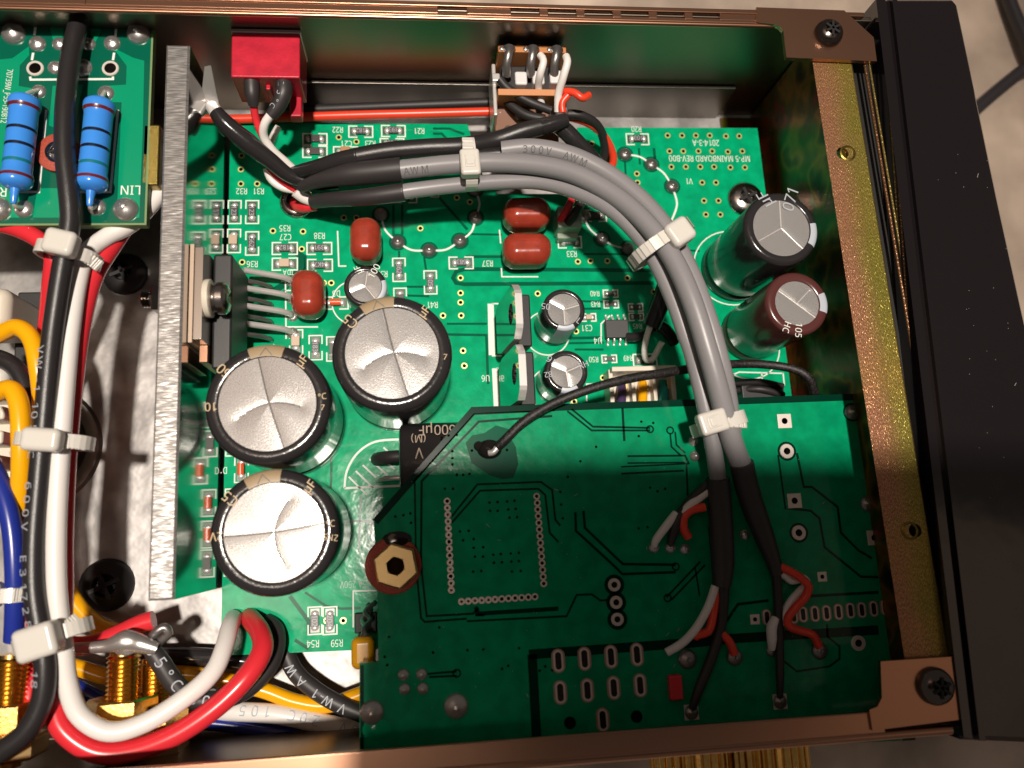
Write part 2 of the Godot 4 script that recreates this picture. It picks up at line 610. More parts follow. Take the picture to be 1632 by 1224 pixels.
# ---------- the bench top and the lead lying on it ----------
func bench() -> void:
	var s := Shape.new()
	s.quad(Vector3(-900, -14, -700), Vector3(900, -14, -700), Vector3(900, -14, 700), Vector3(-900, -14, 700), Vector3.UP)
	var o := put(s, "bench_top", "table", self)
	o.set_meta("kind", "structure")
	o.set_meta("label", "beige mottled bench top under the amplifier")
	s = Shape.new()
	var pts := smooth([Vector3(145.37, -11, -111.89), Vector3(147.16, -11, -98.79), Vector3(149.24, -10, -86.22), Vector3(149.87, -10, -81.71), Vector3(145.56, -11, -79.01), Vector3(133.9, -12, -70.16), Vector3(121.84, -12, -59.57)], 8)
	s.tube(pts, 1.7, 12, true)
	var at: Vector3 = pts[20]
	single(s, "table_cable", "table_cable", "black lead kinked on the beige bench beyond the black front panel", "cable", at)
	# two gold terminals outside the lower side wall
	for k in 2:
		var c := Vector3(33.29, 20, 75.64)
		if k == 1:
			c = Vector3(47.37, 20, 76.29)
		var t := thing("binding_post", ["gold knurled terminal outside the lower side wall, the left one of two", "gold knurled terminal outside the lower side wall, the right one nearest the front panel"][k], "terminal", c, "gold terminals outside the lower wall")
		var b := Shape.new()
		var xf := Transform3D(Basis(Vector3.RIGHT, PI / 2), Vector3(c.x, c.y, 66.0))
		for j in 26:
			var a := TAU * j / 26
			b.rbox(xf * Vector3(cos(a) * 6.5, 6.0, sin(a) * 6.5), Vector3(1.0, 1.15, 11.0), 0.22, Basis(Vector3.BACK, a))
		put(b, "knurled_rib", "gold", t).set_meta("kind", "stuff")
		b = Shape.new()
		b.lathe([Vector2(0, -2.0), Vector2(5.2, -2.0), Vector2(5.2, 0.4), Vector2(6.4, 0.5), Vector2(6.4, 11.4), Vector2(5.6, 12), Vector2(0, 12)], 36, xf)
		put(b, "collar", "gold", t)

# ---------- the case: floor, walls, rims, chromate front bracket ----------
func plate_with_hole(s: Shape, x0: float, x1: float, z0: float, z1: float, y: float, hole: Vector3, r: float) -> void:
	# a rectangle with a round hole, as a fan of quads from the circle to its edge
	var seg := 32
	for j in seg:
		var out := []
		for t in [TAU * j / seg, TAU * (j + 1) / seg]:
			var d := Vector2(cos(t), sin(t))
			var reach := 1e9
			if abs(d.x) > 1e-6:
				reach = min(reach, ((x1 if d.x > 0 else x0) - hole.x) / d.x)
			if abs(d.y) > 1e-6:
				reach = min(reach, ((z1 if d.y > 0 else z0) - hole.z) / d.y)
			out.append([Vector3(hole.x + d.x * r, y, hole.z + d.y * r), Vector3(hole.x + d.x * reach, y, hole.z + d.y * reach)])
		s.quad(out[0][0], out[1][0], out[1][1], out[0][1], Vector3.UP)
		var n0 := Vector3(hole.x, y, hole.z)
		s.quad(out[0][0], out[1][0], out[1][0] + Vector3(0, -1.6, 0), out[0][0] + Vector3(0, -1.6, 0), n0 - out[0][0])
	for c in [Vector2(x0, z0), Vector2(x1, z0), Vector2(x0, z1), Vector2(x1, z1)]:
		var best := []
		for j in seg:
			var t0 := TAU * j / seg
			var t1 := TAU * (j + 1) / seg
			var want := atan2(c.y - hole.z, c.x - hole.x)
			if want < 0:
				want += TAU
			if want >= t0 and want < t1:
				for t in [t0, t1]:
					var d := Vector2(cos(t), sin(t))
					var reach := 1e9
					if abs(d.x) > 1e-6:
						reach = min(reach, ((x1 if d.x > 0 else x0) - hole.x) / d.x)
					if abs(d.y) > 1e-6:
						reach = min(reach, ((z1 if d.y > 0 else z0) - hole.z) / d.y)
					best.append(Vector3(hole.x + d.x * reach, y, hole.z + d.y * reach))
		if best.size() == 2:
			s.tri(best[0], best[1], Vector3(c.x, y, c.y), Vector3.UP, Vector3.UP, Vector3.UP)

func case_of_amplifier() -> void:
	var t := thing("amplifier_case", "open metal amplifier case with copper coloured rims and bare aluminium floor", "case", Vector3(0, 0, 0))
	var s := Shape.new()
	s.slab([Vector2(-106, -60.5), Vector2(75, -60.5), Vector2(75, 66), Vector2(-106, 66)], -1.2, 0.0)
	put(s, "floor_plate", "floor", t)
	# side walls: polished inside
	s = Shape.new()
	s.rbox(Vector3(-15, 17.2, -60.9), Vector3(182, 36.4, 1.0), 0.2)
	put(s, "side_wall", "wall_plate", t)
	s = Shape.new()
	s.rbox(Vector3(-15, 16.4, 67.0), Vector3(182, 34.8, 1.0), 0.2)
	put(s, "side_wall", "wall_plate", t)
	s = Shape.new()
	s.rbox(Vector3(-106.4, 17, 3), Vector3(1.0, 36, 126), 0.2)
	put(s, "rear_wall", "wall_plate", t)
	# folded lip of the floor along the far wall
	s = Shape.new()
	var lip_end := Vector3(57.82, 6, -60.59)
	s.rbox(Vector3((lip_end.x - 35.0) / 2, 6.3, -59.9), Vector3(lip_end.x + 35.0, 12.6, 0.8), 0.2)
	put(s, "folded_lip", "lip_plate", t)
	# far rim with its row of slots: two rails joined by short bridges
	s = Shape.new()
	s.tube([Vector3(-106, 35.6, -58.75), Vector3(62.0, 35.6, -58.75)], 0.45, 10)
	s.rbox(Vector3(-20, 35.7, -59.4), Vector3(172, 0.7, 0.9), 0.15)
	s.rbox(Vector3(-16, 36.0, -61.15), Vector3(180, 0.8, 0.9), 0.15)
	var x := 60.5
	for w in [15.0, 1.6, 1.6, 1.6, 1.6, 1.6, 8.0, 60.0, 40.0, 40.0]:
		s.rbox(Vector3(x - w / 2, 35.8, -60.3), Vector3(w, 0.7, 1.7), 0.1)
		x -= w + 5.2
		if w > 20.0:
			x += 5.2
	put(s, "far_rim", "copper_plate", t)
	s = Shape.new()
	s.quad(Vector3(-106, 34.9, -61.3), Vector3(62, 34.9, -61.3), Vector3(62, 34.9, -59.3), Vector3(-106, 34.9, -59.3), Vector3.UP)
	put(s, "slot_backing", "recess", t)
	# near rim
	s = Shape.new()
	s.rbox(Vector3(-22.5, 35.6, 65.3), Vector3(167, 0.8, 3.4), 0.25, Basis.IDENTITY, 2)
	s.tube([Vector3(-106, 35.3, 67.4), Vector3(72.5, 35.3, 67.4)], 0.75, 12)
	put(s, "near_rim", "copper_plate", t)
	# corner tabs that overlap the bracket
	s = Shape.new()
	var outline := [Vector2(52.29, -58.88), Vector2(55.8, -58.51), Vector2(56.85, -58.08), Vector2(57.38, -57.31), Vector2(57.37, -51.77), Vector2(75.12, -51.34), Vector2(75.16, -56.3), Vector2(69.97, -61.83), Vector2(52.62, -62.01)]
	s.slab(outline, 35.6, 36.5)
	put(s, "corner_tab", "copper_plate", t)
	s = Shape.new()
	outline = [Vector2(61.27, 55.9), Vector2(74.5, 55.94), Vector2(74.29, 65.67), Vector2(58.48, 66.29), Vector2(58.36, 63.15), Vector2(59.8, 62.76), Vector2(60.73, 61.48)]
	s.slab(outline, 35.6, 36.5)
	put(s, "corner_tab", "copper_plate", t)
	# chromate bracket: a flange with two holes and a wall behind it
	var a := Vector3(63.08, 35, -52.77)
	var b := Vector3(66.22, 35, 56.22)
	var x0: float = (a.x + b.x) / 2
	s = Shape.new()
	var w := 7.6
	var h1 := Vector3(67.72, 35, -33.36)
	var h2 := Vector3(70.08, 35, 35.42)
	var cuts := [a.z, h1.z - 4.5, h1.z + 4.5, h2.z - 4.5, h2.z + 4.5, b.z + 6.0]
	for k in 5:
		if k == 1 or k == 3:
			plate_with_hole(s, x0, x0 + w, cuts[k], cuts[k + 1], 35.2, h1 if k == 1 else h2, 1.15)
		else:
			for i in 8:
				for j in 4:
					var za := lerpf(cuts[k], cuts[k + 1], i / 8.0)
					var zb := lerpf(cuts[k], cuts[k + 1], (i + 1) / 8.0)
					var xa := x0 + w * j / 4.0
					var xb := x0 + w * (j + 1) / 4.0
					s.quad(Vector3(xa, 35.2, za), Vector3(xb, 35.2, za), Vector3(xb, 35.2, zb), Vector3(xa, 35.2, zb), Vector3.UP)
	# the tint of the plating runs from copper pink at the inner edge to olive at the fold
	var tint_noise := FastNoiseLite.new()
	tint_noise.frequency = 0.05
	var lean := (b.x - a.x) / (b.z - a.z)
	for i in s.v.size():
		var u: float = clamp((s.v[i].x - x0) / w, 0.0, 1.0)
		var zz: float = s.v[i].z
		u += 0.3 * tint_noise.get_noise_1d(zz)
		s.c[i] = Color(0.68, 0.32, 0.18).lerp(Color(0.44, 0.38, 0.07), smoothstep(0.2, 0.8, u)).lerp(Color(0.74, 0.42, 0.12), 0.5 * clamp(tint_noise.get_noise_1d(zz + 300.0) * 1.6 + 0.2, 0.0, 1.0))
		s.v[i].x += lean * (zz - (a.z + b.z) / 2)
	# rounded fold, then the channel and its outer rib
	for pass_ in [[w + 0.0, 34.75, 0.45, Color(0.24, 0.18, 0.07)], [w + 2.9, 34.9, 0.3, Color(0.30, 0.15, 0.07)], [w + 3.7, 35.1, 0.22, Color(0.45, 0.33, 0.10)]]:
		s.tint = pass_[3]
		var xx: float = x0 + pass_[0]
		s.tube([Vector3(xx + lean * (a.z - (a.z + b.z) / 2), pass_[1], a.z), Vector3(xx + lean * (b.z + 6 - (a.z + b.z) / 2), pass_[1], b.z + 6)], pass_[2], 10)
	put(s, "front_bracket", "chromate", t)
	s = Shape.new()
	s.slab([Vector2(x0 + 1.6, -60), Vector2(x0 + 2.6, -60), Vector2(x0 + 5.0, 66), Vector2(x0 + 4.0, 66)], 0.0, 34.6)
	put(s, "front_wall", "chromate_wall", t)
	s = Shape.new()
	s.slab([Vector2(x0 - 6.0, -59.2), Vector2(x0 + 1.55, -59.2), Vector2(x0 + 4.0, 63), Vector2(x0 - 4.0, 63)], 0.004, 0.9)
	put(s, "lower_flange", "chromate_wall", t)
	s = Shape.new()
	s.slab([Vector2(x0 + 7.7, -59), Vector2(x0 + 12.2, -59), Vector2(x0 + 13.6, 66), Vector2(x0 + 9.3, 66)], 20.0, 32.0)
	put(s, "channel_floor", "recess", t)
	for h in [h1, h2]:
		s = Shape.new()
		s.lathe([Vector2(1.12, -1.8), Vector2(1.12, 0.05), Vector2(1.3, 0.22), Vector2(1.55, 0.1), Vector2(1.6, -0.05)], 24, Transform3D(Basis.IDENTITY, Vector3(h.x, 35.2, h.z)))
		s.tint = Color(0.75, 0.55, 0.2)
		put(s, "hole_rim", "olive_brass", t)
	# case screws
	var sc := thing("case_screw", "domed steel screw in the far copper corner tab beside the black panel", "screw", Vector3(66.03, 36.5, -56.67), "screws in the copper corner tabs")
	screw_head(Vector3(66.03, 36.5, -56.67), 2.7, 2.0, "head", "dark_steel", sc, Transform3D(), 3)
	sc = thing("case_screw", "domed steel screw with star recess in the near copper corner tab", "screw", Vector3(69.93, 36.5, 60.24), "screws in the copper corner tabs")
	screw_head(Vector3(69.93, 36.5, 60.24), 3.0, 2.0, "head", "dark_steel", sc, Transform3D(), 3)
	# black floor screws
	sc = thing("floor_screw", "round black screw head on the bare floor right of the upper cable tie", "screw", Vector3(-71.51, 0, -23.24), "black screws in the case floor")
	screw_head(Vector3(-71.51, 0, -23.24), 4.4, 2.6, "head", "black_screw", sc, Transform3D(Basis.IDENTITY, Vector3.ZERO), 2)
	sc = thing("floor_screw", "black cross recess screw on the bare floor below the heat sink end", "screw", Vector3(-72.52, 0, 38.89), "black screws in the case floor")
	screw_head(Vector3(-72.52, 0, 38.89), 5.0, 3.0, "head", "black_screw", sc, Transform3D(Basis(Vector3.FORWARD, 0.12), Vector3.ZERO), 2)
	# black gloss front panel
	var p := thing("front_panel", "thick glossy black front panel along the right side of the case", "panel", Vector3(82, 0, 0))
	s = Shape.new()
	var outline2 := [Vector2(77.35, -65.13), Vector2(93.05, -65.59), Vector2(94.02, -64.26), Vector2(95.91, -23.64), Vector2(97.83, 9.61), Vector2(102.04, 71.98), Vector2(73.83, 68.99)]
	var inset := []
	var count := outline2.size()
	for i in count:
		var p0: Vector2 = outline2[(i + count - 1) % count]
		var p1: Vector2 = outline2[i]
		var p2: Vector2 = outline2[(i + 1) % count]
		var d0 := (p1 - p0).normalized()
		var d1 := (p2 - p1).normalized()
		var nn := (Vector2(-d0.y, d0.x) + Vector2(-d1.y, d1.x)).normalized()
		inset.append(p1 + nn * 0.9 / max(0.4, nn.dot(Vector2(-d0.y, d0.x))))
	s.slab(outline2, -8.0, 35.3)
	s.slab(inset, 36.2, 36.2)
	for i in count:
		var k := (i + 1) % count
		var mid_out := Vector2(outline2[i] + outline2[k]) / 2 - Vector2(inset[i] + inset[k]) / 2
		s.quad(Vector3(outline2[i].x, 35.3, outline2[i].y), Vector3(outline2[k].x, 35.3, outline2[k].y), Vector3(inset[k].x, 36.2, inset[k].y), Vector3(inset[i].x, 36.2, inset[i].y), Vector3(mid_out.x, 1, mid_out.y))
	put(s, "slab", "panel_black", p)
	s = Shape.new()
	s.slab([Vector2(76.43, -64.03), Vector2(78.34, -64.89), Vector2(74.97, 68.69), Vector2(73.52, 68.2)], -4.0, 36.9)
	s.slab([Vector2(79.62, -64.93), Vector2(80.65, -64.96), Vector2(77.1, 69.03), Vector2(76.02, 68.96)], 30.0, 37.1)
	put(s, "stepped_edge", "panel_black", p)

func dust() -> void:
	# a scatter of lint and dust on the upper board and the gloss panel
	var s := Shape.new()
	var r := RandomNumberGenerator.new()
	r.seed = 5
	for k in 130:
		var on_panel := k % 3 == 0
		var x := r.randf_range(84.0, 96.0) if on_panel else r.randf_range(-20.0, 62.0)
		var z := r.randf_range(-40.0, 60.0) if on_panel else r.randf_range(20.0, 61.0)
		var l := r.randf_range(0.08, 0.16) if r.randf() < 0.85 else r.randf_range(0.4, 0.9)
		s.rbox(Vector3(x, 36.24 if on_panel else 27.08, z), Vector3(l, 0.05, 0.09), 0.02, Basis(Vector3.UP, r.randf() * TAU))
	var o := put(s, "dust", "dust", self)
	o.set_meta("kind", "stuff")
	o.set_meta("label", "fine pale dust on the upper board and the black panel")

func phone() -> void:
	# the photographer's own hand-held phone, just behind the lens: it keeps the lamp off the lower right of the boards
	var b := Basis(Vector3(0.993501, 0.103903, 0.046473), Vector3(0.026883, 0.182538, -0.982831), Vector3(-0.110602, 0.977693, 0.178558)).orthonormalized()
	var at := Vector3(-11.41, 166, 32.13) + b * Vector3(60.5, -21, 6.5)
	var p := thing("phone", "black phone held level above the amplifier to take the picture", "phone", at)
	var s := Shape.new()
	s.rbox(at, Vector3(147, 70, 8), 3.0, b, 3)
	put(s, "body", "phone_case", p)

# ---------- small shared board pieces ----------
func via_mesh(r0: float, r1: float, lip: Color, hole: Color, lift := 0.05) -> ArrayMesh:
	var s := Shape.new()
	s.tint = lip
	s.lathe([Vector2(r1, 0.0), Vector2(r1 * 0.94, lift), Vector2(r0 * 1.05, lift), Vector2(r0, lift * 0.5)], 16)
	s.tint = hole
	s.ring(Vector3(0, lift * 0.55, 0), 0.0, r0, 14)
	return s.mesh()

func blob_mesh(bump: float) -> ArrayMesh:
	var s := Shape.new()
	s.lathe([Vector2(1, 0), Vector2(0.97, 0.14), Vector2(0.86, 0.32), Vector2(0.66, 0.48), Vector2(0.40, 0.58), Vector2(0.22, 0.61 + bump * 0.3), Vector2(0.17, 0.61 + bump), Vector2(0, 0.64 + bump)], 20)
	return s.mesh()

func sized(r: float, h := 1.0) -> Basis:
	return Basis.from_scale(Vector3(r, r * h, r))

var resistor_mesh: ArrayMesh
var cap_end_mesh: ArrayMesh
var ceramic_mesh: ArrayMesh
var pad_mesh: ArrayMesh

func chip_shapes() -> void:
	var s := Shape.new()
	s.rbox(Vector3(0, 0.38, 0), Vector3(2.05, 0.55, 1.5), 0.06)
	resistor_mesh = s.mesh()
	s = Shape.new()
	s.lathe([Vector2(0.85, 0.02), Vector2(0.78, 0.35), Vector2(0.55, 0.62), Vector2(0.2, 0.72), Vector2(0, 0.73)], 14, Transform3D(Basis.from_scale(Vector3(0.85, 1, 1)), Vector3.ZERO))
	cap_end_mesh = s.mesh()
	s = Shape.new()
	s.rbox(Vector3(0, 0.6, 0), Vector3(2.0, 1.1, 1.65), 0.12)
	ceramic_mesh = s.mesh()
	s = Shape.new()
	s.rbox(Vector3(0, 0.02, 0), Vector3(1.35, 0.06, 1.7), 0.02)
	pad_mesh = s.mesh()

# a chip part lying along "turn" (0 across the picture, 90 up and down); kind "r" resistor, "c" ceramic, "d" glass diode
func chip(board: Node, silk: Shape, at: Vector3, deg: float, kind: String, code := "", k := 1.0) -> void:
	var turn := Basis(Vector3.UP, deg_to_rad(deg)) * Basis.from_scale(Vector3(k, k, k))
	var body: MeshInstance3D
	if kind == "c":
		body = piece(ceramic_mesh, "chip_capacitor", "ceramic", board, at, turn)
	elif kind == "b":
		body = piece(ceramic_mesh, "chip_capacitor", "ceramic_brown", board, at, turn)
	elif kind == "d":
		var g := Shape.new()
		g.tube([Vector3(-1.1, 0.75, 0), Vector3(1.1, 0.75, 0)], 0.7, 12)
		body = piece(g.mesh(), "glass_diode", "diode_red", board, at, turn)
	else:
		body = piece(resistor_mesh, "chip_resistor", "resistor_body", board, at, turn)
	origin[body] = Vector3.ZERO
	for e in [-1.0, 1.0]:
		piece(pad_mesh, "pad", "pad_dark", body, Vector3(e * 1.5, 0, 0))
		piece(cap_end_mesh, "end_cap", "tin", body, Vector3(e * 1.28, 0, 0), Basis(Vector3.UP, rng.randf() * 0.6) * Basis.from_scale(Vector3(0.8, 0.95, 0.9)))
	if code:
		letters(code, 0.95, Vector3(0, 0.67, 0), Vector3(-1, 0, 0), Vector3(0, 0, 1), "grey_print", body)
	# printed frame, open at the middle of its long sides
	for e in [-1.0, 1.0]:
		var f := []
		for p in [Vector2(0.7, -1.25), Vector2(2.45, -1.25), Vector2(2.45, 1.25), Vector2(0.7, 1.25)]:
			f.append(at + turn * Vector3(p.x * e, 0, p.y) + Vector3(0, 0.03, 0))
		silk.ribbon(f, 0.26)

# print on the main board stands on its head in the picture: it reads from right to left
func board_text(text: String, size: float, at: Vector3, m: String, parent: Node, deg := 180.0) -> void:
	var r := Basis(Vector3.UP, deg_to_rad(-deg)) * Vector3.RIGHT
	letters(text, size * 0.80, at + Vector3(0, 0.04, 0), r, Vector3.UP.cross(r), m, parent, 1.32)

func main_board() -> void:
	chip_shapes()
	var t := thing("main_circuit_board", "large bright green circuit board on the case floor with white part outlines", "circuit board", Vector3(4.51, 8, 1.68))
	var s := Shape.new()
	s.slab([Vector2(-49.33, -53.25), Vector2(-0.44, -53.16), Vector2(0.37, -49.71), Vector2(2.66, -40.35), Vector2(5.32, -37.4), Vector2(19.35, -37.39), Vector2(23.19, -40.37), Vector2(23.27, -52.65), Vector2(63.81, -52.87), Vector2(65.78, 53.97), Vector2(-27.6, 52.69), Vector2(-49.35, 52.24)], 6.4, 8.0)
	put(s, "laminate", "board", t)
	# where the copper is etched away the lacquer looks darker
	s = Shape.new()
	var gap := BOARD + 0.015
	for line in [[[Vector3(37.64, 8.02, -20.22), Vector3(5.51, 8.02, -20.86), Vector3(-2.26, 8.02, -20.95), Vector3(-3.95, 8.02, -20.44), Vector3(-4.64, 8.02, -19.1), Vector3(-4.03, 8.02, -18.03), Vector3(-2.38, 8.02, -17.74), Vector3(37.42, 8.02, -17.47)], 0.55], [[Vector3(-1.73, 8.02, -28.55), Vector3(5.84, 8.02, -28.36)], 0.3], [[Vector3(-1.91, 8.02, -23.65), Vector3(5.63, 8.02, -23.58)], 0.4],
		[[Vector3(-6.23, 8.02, -9.46), Vector3(1.91, 8.02, -9.31)], 0.3], [[Vector3(-6.17, 8.02, -7.24), Vector3(1.69, 8.02, -6.95), Vector3(1.66, 8.02, 3.15)], 0.35], [[Vector3(-14.1, 8.02, -17.37), Vector3(-9.54, 8.02, -17.3)], 0.3], [[Vector3(-14.15, 8.02, -15.52), Vector3(-9.6, 8.02, -15.31)], 0.3],
		[[Vector3(-16.4, 8.02, -35.06), Vector3(-16.53, 8.02, -28.51)], 0.35], [[Vector3(-14.6, 8.02, -35.06), Vector3(-14.74, 8.02, -28.5)], 0.35], [[Vector3(-7.68, 8.02, -37.54), Vector3(-1.3, 8.02, -29.51)], 0.4], [[Vector3(-10.39, 8.02, -23.6), Vector3(-10.08, 8.02, -20.91)], 0.3], [[Vector3(-15.46, 8.02, -24.99), Vector3(-15.49, 8.02, -23.38)], 0.3],
		[[Vector3(21.51, 8.02, -13.76), Vector3(26.4, 8.02, -13.54)], 0.3], [[Vector3(21.41, 8.02, -12.14), Vector3(25.77, 8.02, -12.07)], 0.3], [[Vector3(18.54, 8.02, -5.94), Vector3(25.62, 8.02, -5.92)], 0.4], [[Vector3(18.48, 8.02, -4.88), Vector3(25.81, 8.02, -4.86)], 0.3], [[Vector3(19.7, 8.02, -3.54), Vector3(25.71, 8.02, -3.4)], 0.3],
		[[Vector3(36.51, 8.02, -47.92), Vector3(36.49, 8.02, -44.13)], 0.3], [[Vector3(39.86, 8.02, -47.94), Vector3(39.93, 8.02, -45.31)], 0.4], [[Vector3(33.21, 8.02, -44.7), Vector3(33.05, 8.02, -34.95)], 0.3], [[Vector3(-36.52, 8.02, -25.45), Vector3(-35.03, 8.02, -24.11), Vector3(-34.91, 8.02, -21.73), Vector3(-37.73, 8.02, -18.61), Vector3(-41.13, 8.02, -16.32)], 0.9], [[Vector3(-34.16, 8.02, -24.36), Vector3(-34.16, 8.02, -21.45), Vector3(-38.94, 8.02, -16.02)], 0.3],
		[[Vector3(-37.06, 8.02, 42.34), Vector3(-33.63, 8.02, 47.06), Vector3(-33.64, 8.02, 49.3)], 0.5], [[Vector3(-34.32, 8.02, 41.8), Vector3(-30.41, 8.02, 44.52), Vector3(-27.54, 8.02, 45.14), Vector3(-24.06, 8.02, 45.22)], 0.3], [[Vector3(-36.14, 8.02, 50.27), Vector3(-33.64, 8.02, 51.98)], 0.4], [[Vector3(-14.48, 8.02, -46.34), Vector3(-6.63, 8.02, -46.38), Vector3(-3.79, 8.02, -44.55)], 0.35],
		[[Vector3(-7.78, 8.02, -52.08), Vector3(-4.34, 8.02, -52.11), Vector3(-1.19, 8.02, -50.84)], 0.35], [[Vector3(-7.81, 8.02, -50.93), Vector3(-5.96, 8.02, -50.95), Vector3(-3.16, 8.02, -47.68)], 0.35], [[Vector3(42.52, 8.02, -24.75), Vector3(48, 8.02, -24.42)], 0.3], [[Vector3(40.15, 8.02, -21.02), Vector3(47.28, 8.02, -21.08)], 0.3],
		[[Vector3(22.82, 8.02, -23.96), Vector3(37.65, 8.02, -23.82)], 0.3], [[Vector3(-29.3, 8.02, 13.94), Vector3(-29.34, 8.02, 20.48), Vector3(-30.38, 8.02, 36.96)], 0.3], [[Vector3(-23.8, 8.02, 24.31), Vector3(-24.28, 8.02, 34.93)], 0.3], [[Vector3(-25.63, 8.02, 28.99), Vector3(-19.71, 8.02, 29.5)], 0.3]]:
		s.ribbon(line[0], line[1] * 1.5)
	# dark rings round the socket joints
	var joints := [Vector3(-15.67, 8.02, -26.88), Vector3(-9.33, 8.02, -25.07), Vector3(-2.95, 8.02, -27.06), Vector3(0.49, 8.02, -32.11), Vector3(0.59, 8.02, -38.23), Vector3(-19, 8.02, -32.88), Vector3(43.18, 8.02, -39.09), Vector3(39, 8.02, -44.14), Vector3(33.34, 8.02, -46.44), Vector3(23.49, 8.02, -32.3), Vector3(26.93, 8.02, -27.25), Vector3(32.46, 8.02, -25.12)]
	for p in joints:
		s.ring(p, 1.2, 1.85, 20)
	put(s, "etched_gap", "board_gap", t).set_meta("kind", "stuff")
	var blob := blob_mesh(0.1)
	for p in joints:
		piece(blob, "solder_joint", "solder_dull", t, p, sized(1.42, 1.05))
	# print
	var silk := Shape.new()
	for k in [[0, 1], [1, 2], [2, 3], [3, 4], [5, 0]]:
		var a: Vector3 = joints[k[0]]
		var b: Vector3 = joints[k[1]]
		var mid := (a + b) / 2
		var centre := Vector3(-8.29, 8.03, -34.49)
		mid += (mid - centre).normalized() * 0.9
		silk.ribbon(smooth([a + Vector3(0, 0.015, 0), mid + Vector3(0, 0.015, 0), b + Vector3(0, 0.015, 0)], 5), 0.42)
	for line in [[Vector3(33.33, 8.03, -46.44), Vector3(36.62, 8.03, -45.87), Vector3(38.99, 8.03, -44.14)], [Vector3(38.99, 8.03, -44.14), Vector3(41.62, 8.03, -42.11), Vector3(43.17, 8.03, -39.08)], [Vector3(43.17, 8.03, -39.08), Vector3(43.94, 8.03, -35.06), Vector3(42.37, 8.03, -31.22)], [Vector3(23.48, 8.03, -32.29), Vector3(24.51, 8.03, -29.49), Vector3(26.93, 8.03, -27.24)], [Vector3(26.93, 8.03, -27.24), Vector3(29.65, 8.03, -25.69), Vector3(32.45, 8.03, -25.11)]]:
		silk.ribbon(smooth(line, 5), 0.42)
	for line in [[Vector3(2.86, 8.03, -13.52), Vector3(2.66, 8.03, -2.75)], [Vector3(3.18, 8.03, -0.02), Vector3(3.21, 8.03, 8.04)]]:
		silk.ribbon(line, 1.25)
	for line in [[Vector3(2.66, 8.03, -2.62), Vector3(4.69, 8.03, -2.58)], [Vector3(3.12, 8.03, -13.52), Vector3(4.66, 8.03, -13.49)], [Vector3(3.43, 8.03, -0.02), Vector3(4.58, 8.03, 0.01)], [Vector3(-38.95, 8.03, -18.88), Vector3(-38.09, 8.03, -18.74), Vector3(-37.93, 8.03, -7)], [Vector3(-38.09, 8.03, -16.92), Vector3(-36.74, 8.03, -16.9)], [Vector3(-37.94, 8.03, -9.43), Vector3(-31.73, 8.03, -9.31)], [Vector3(-27.78, 8.03, -29.39), Vector3(-27.59, 8.03, -21.9), Vector3(-26.09, 8.03, -21.89)],
		[Vector3(5.39, 8.03, -21.13), Vector3(5.43, 8.03, -19.24), Vector3(13, 8.03, -19.14)], [Vector3(5.36, 8.03, -29.46), Vector3(5.49, 8.03, -26.44)], [Vector3(27.52, 8.03, -10.56), Vector3(25.55, 8.03, -8.85), Vector3(25.29, 8.03, -5)], [Vector3(21.48, 8.03, 7.31), Vector3(21.71, 8.03, 3.7), Vector3(26, 8.03, 3.82)], [Vector3(52.39, 8.03, 2.68), Vector3(54.07, 8.03, 2.06), Vector3(63.57, 8.03, 2.57)], [Vector3(58.95, 8.03, 2.32), Vector3(58.74, 8.03, 6.83)], [Vector3(63.59, 8.03, 2.44), Vector3(63.56, 8.03, 5.11)],
		[Vector3(-25.49, 8.03, 48.65), Vector3(-25.42, 8.03, 42.05), Vector3(-21.1, 8.03, 42.17)], [Vector3(-57.37, 8.03, 6.19), Vector3(-50.97, 8.03, 6.38)]]:
		silk.ribbon(line, 0.28)
	# half circle with hatching beside the lying capacitor
	var half := smooth([Vector3(-26.87, 8.03, 22.75), Vector3(-26.36, 8.03, 19.4), Vector3(-24.29, 8.03, 16.07), Vector3(-20.89, 8.03, 13.99), Vector3(-15.79, 8.03, 13.67)], 6)
	silk.ribbon(half, 0.42)
	silk.ribbon([Vector3(-26.87, 8.03, 22.75), Vector3(-15.98, 8.03, 22.71)], 0.42)
	for k in 6:
		var a := Vector3(-26.02, 8.03, 20.62).lerp(Vector3(-17.99, 8.03, 14.09), k / 6.0)
		silk.ribbon([a, a + Vector3(3.4, 0, 3.6 - k * 0.1)], 0.34)
	# outline circles of the upright capacitors
	for c in [[Vector3(54.55, 8.03, -20.57), 8.3], [Vector3(56.52, 8.03, -3.24), 7.0], [Vector3(14.18, 8.03, -7.08), 4.7], [Vector3(14.55, 8.03, 4.79), 4.7], [Vector3(-24.43, 8.03, -14.23), 4.7]]:
		silk.ring(c[0], c[1] - 0.25, c[1], 40)
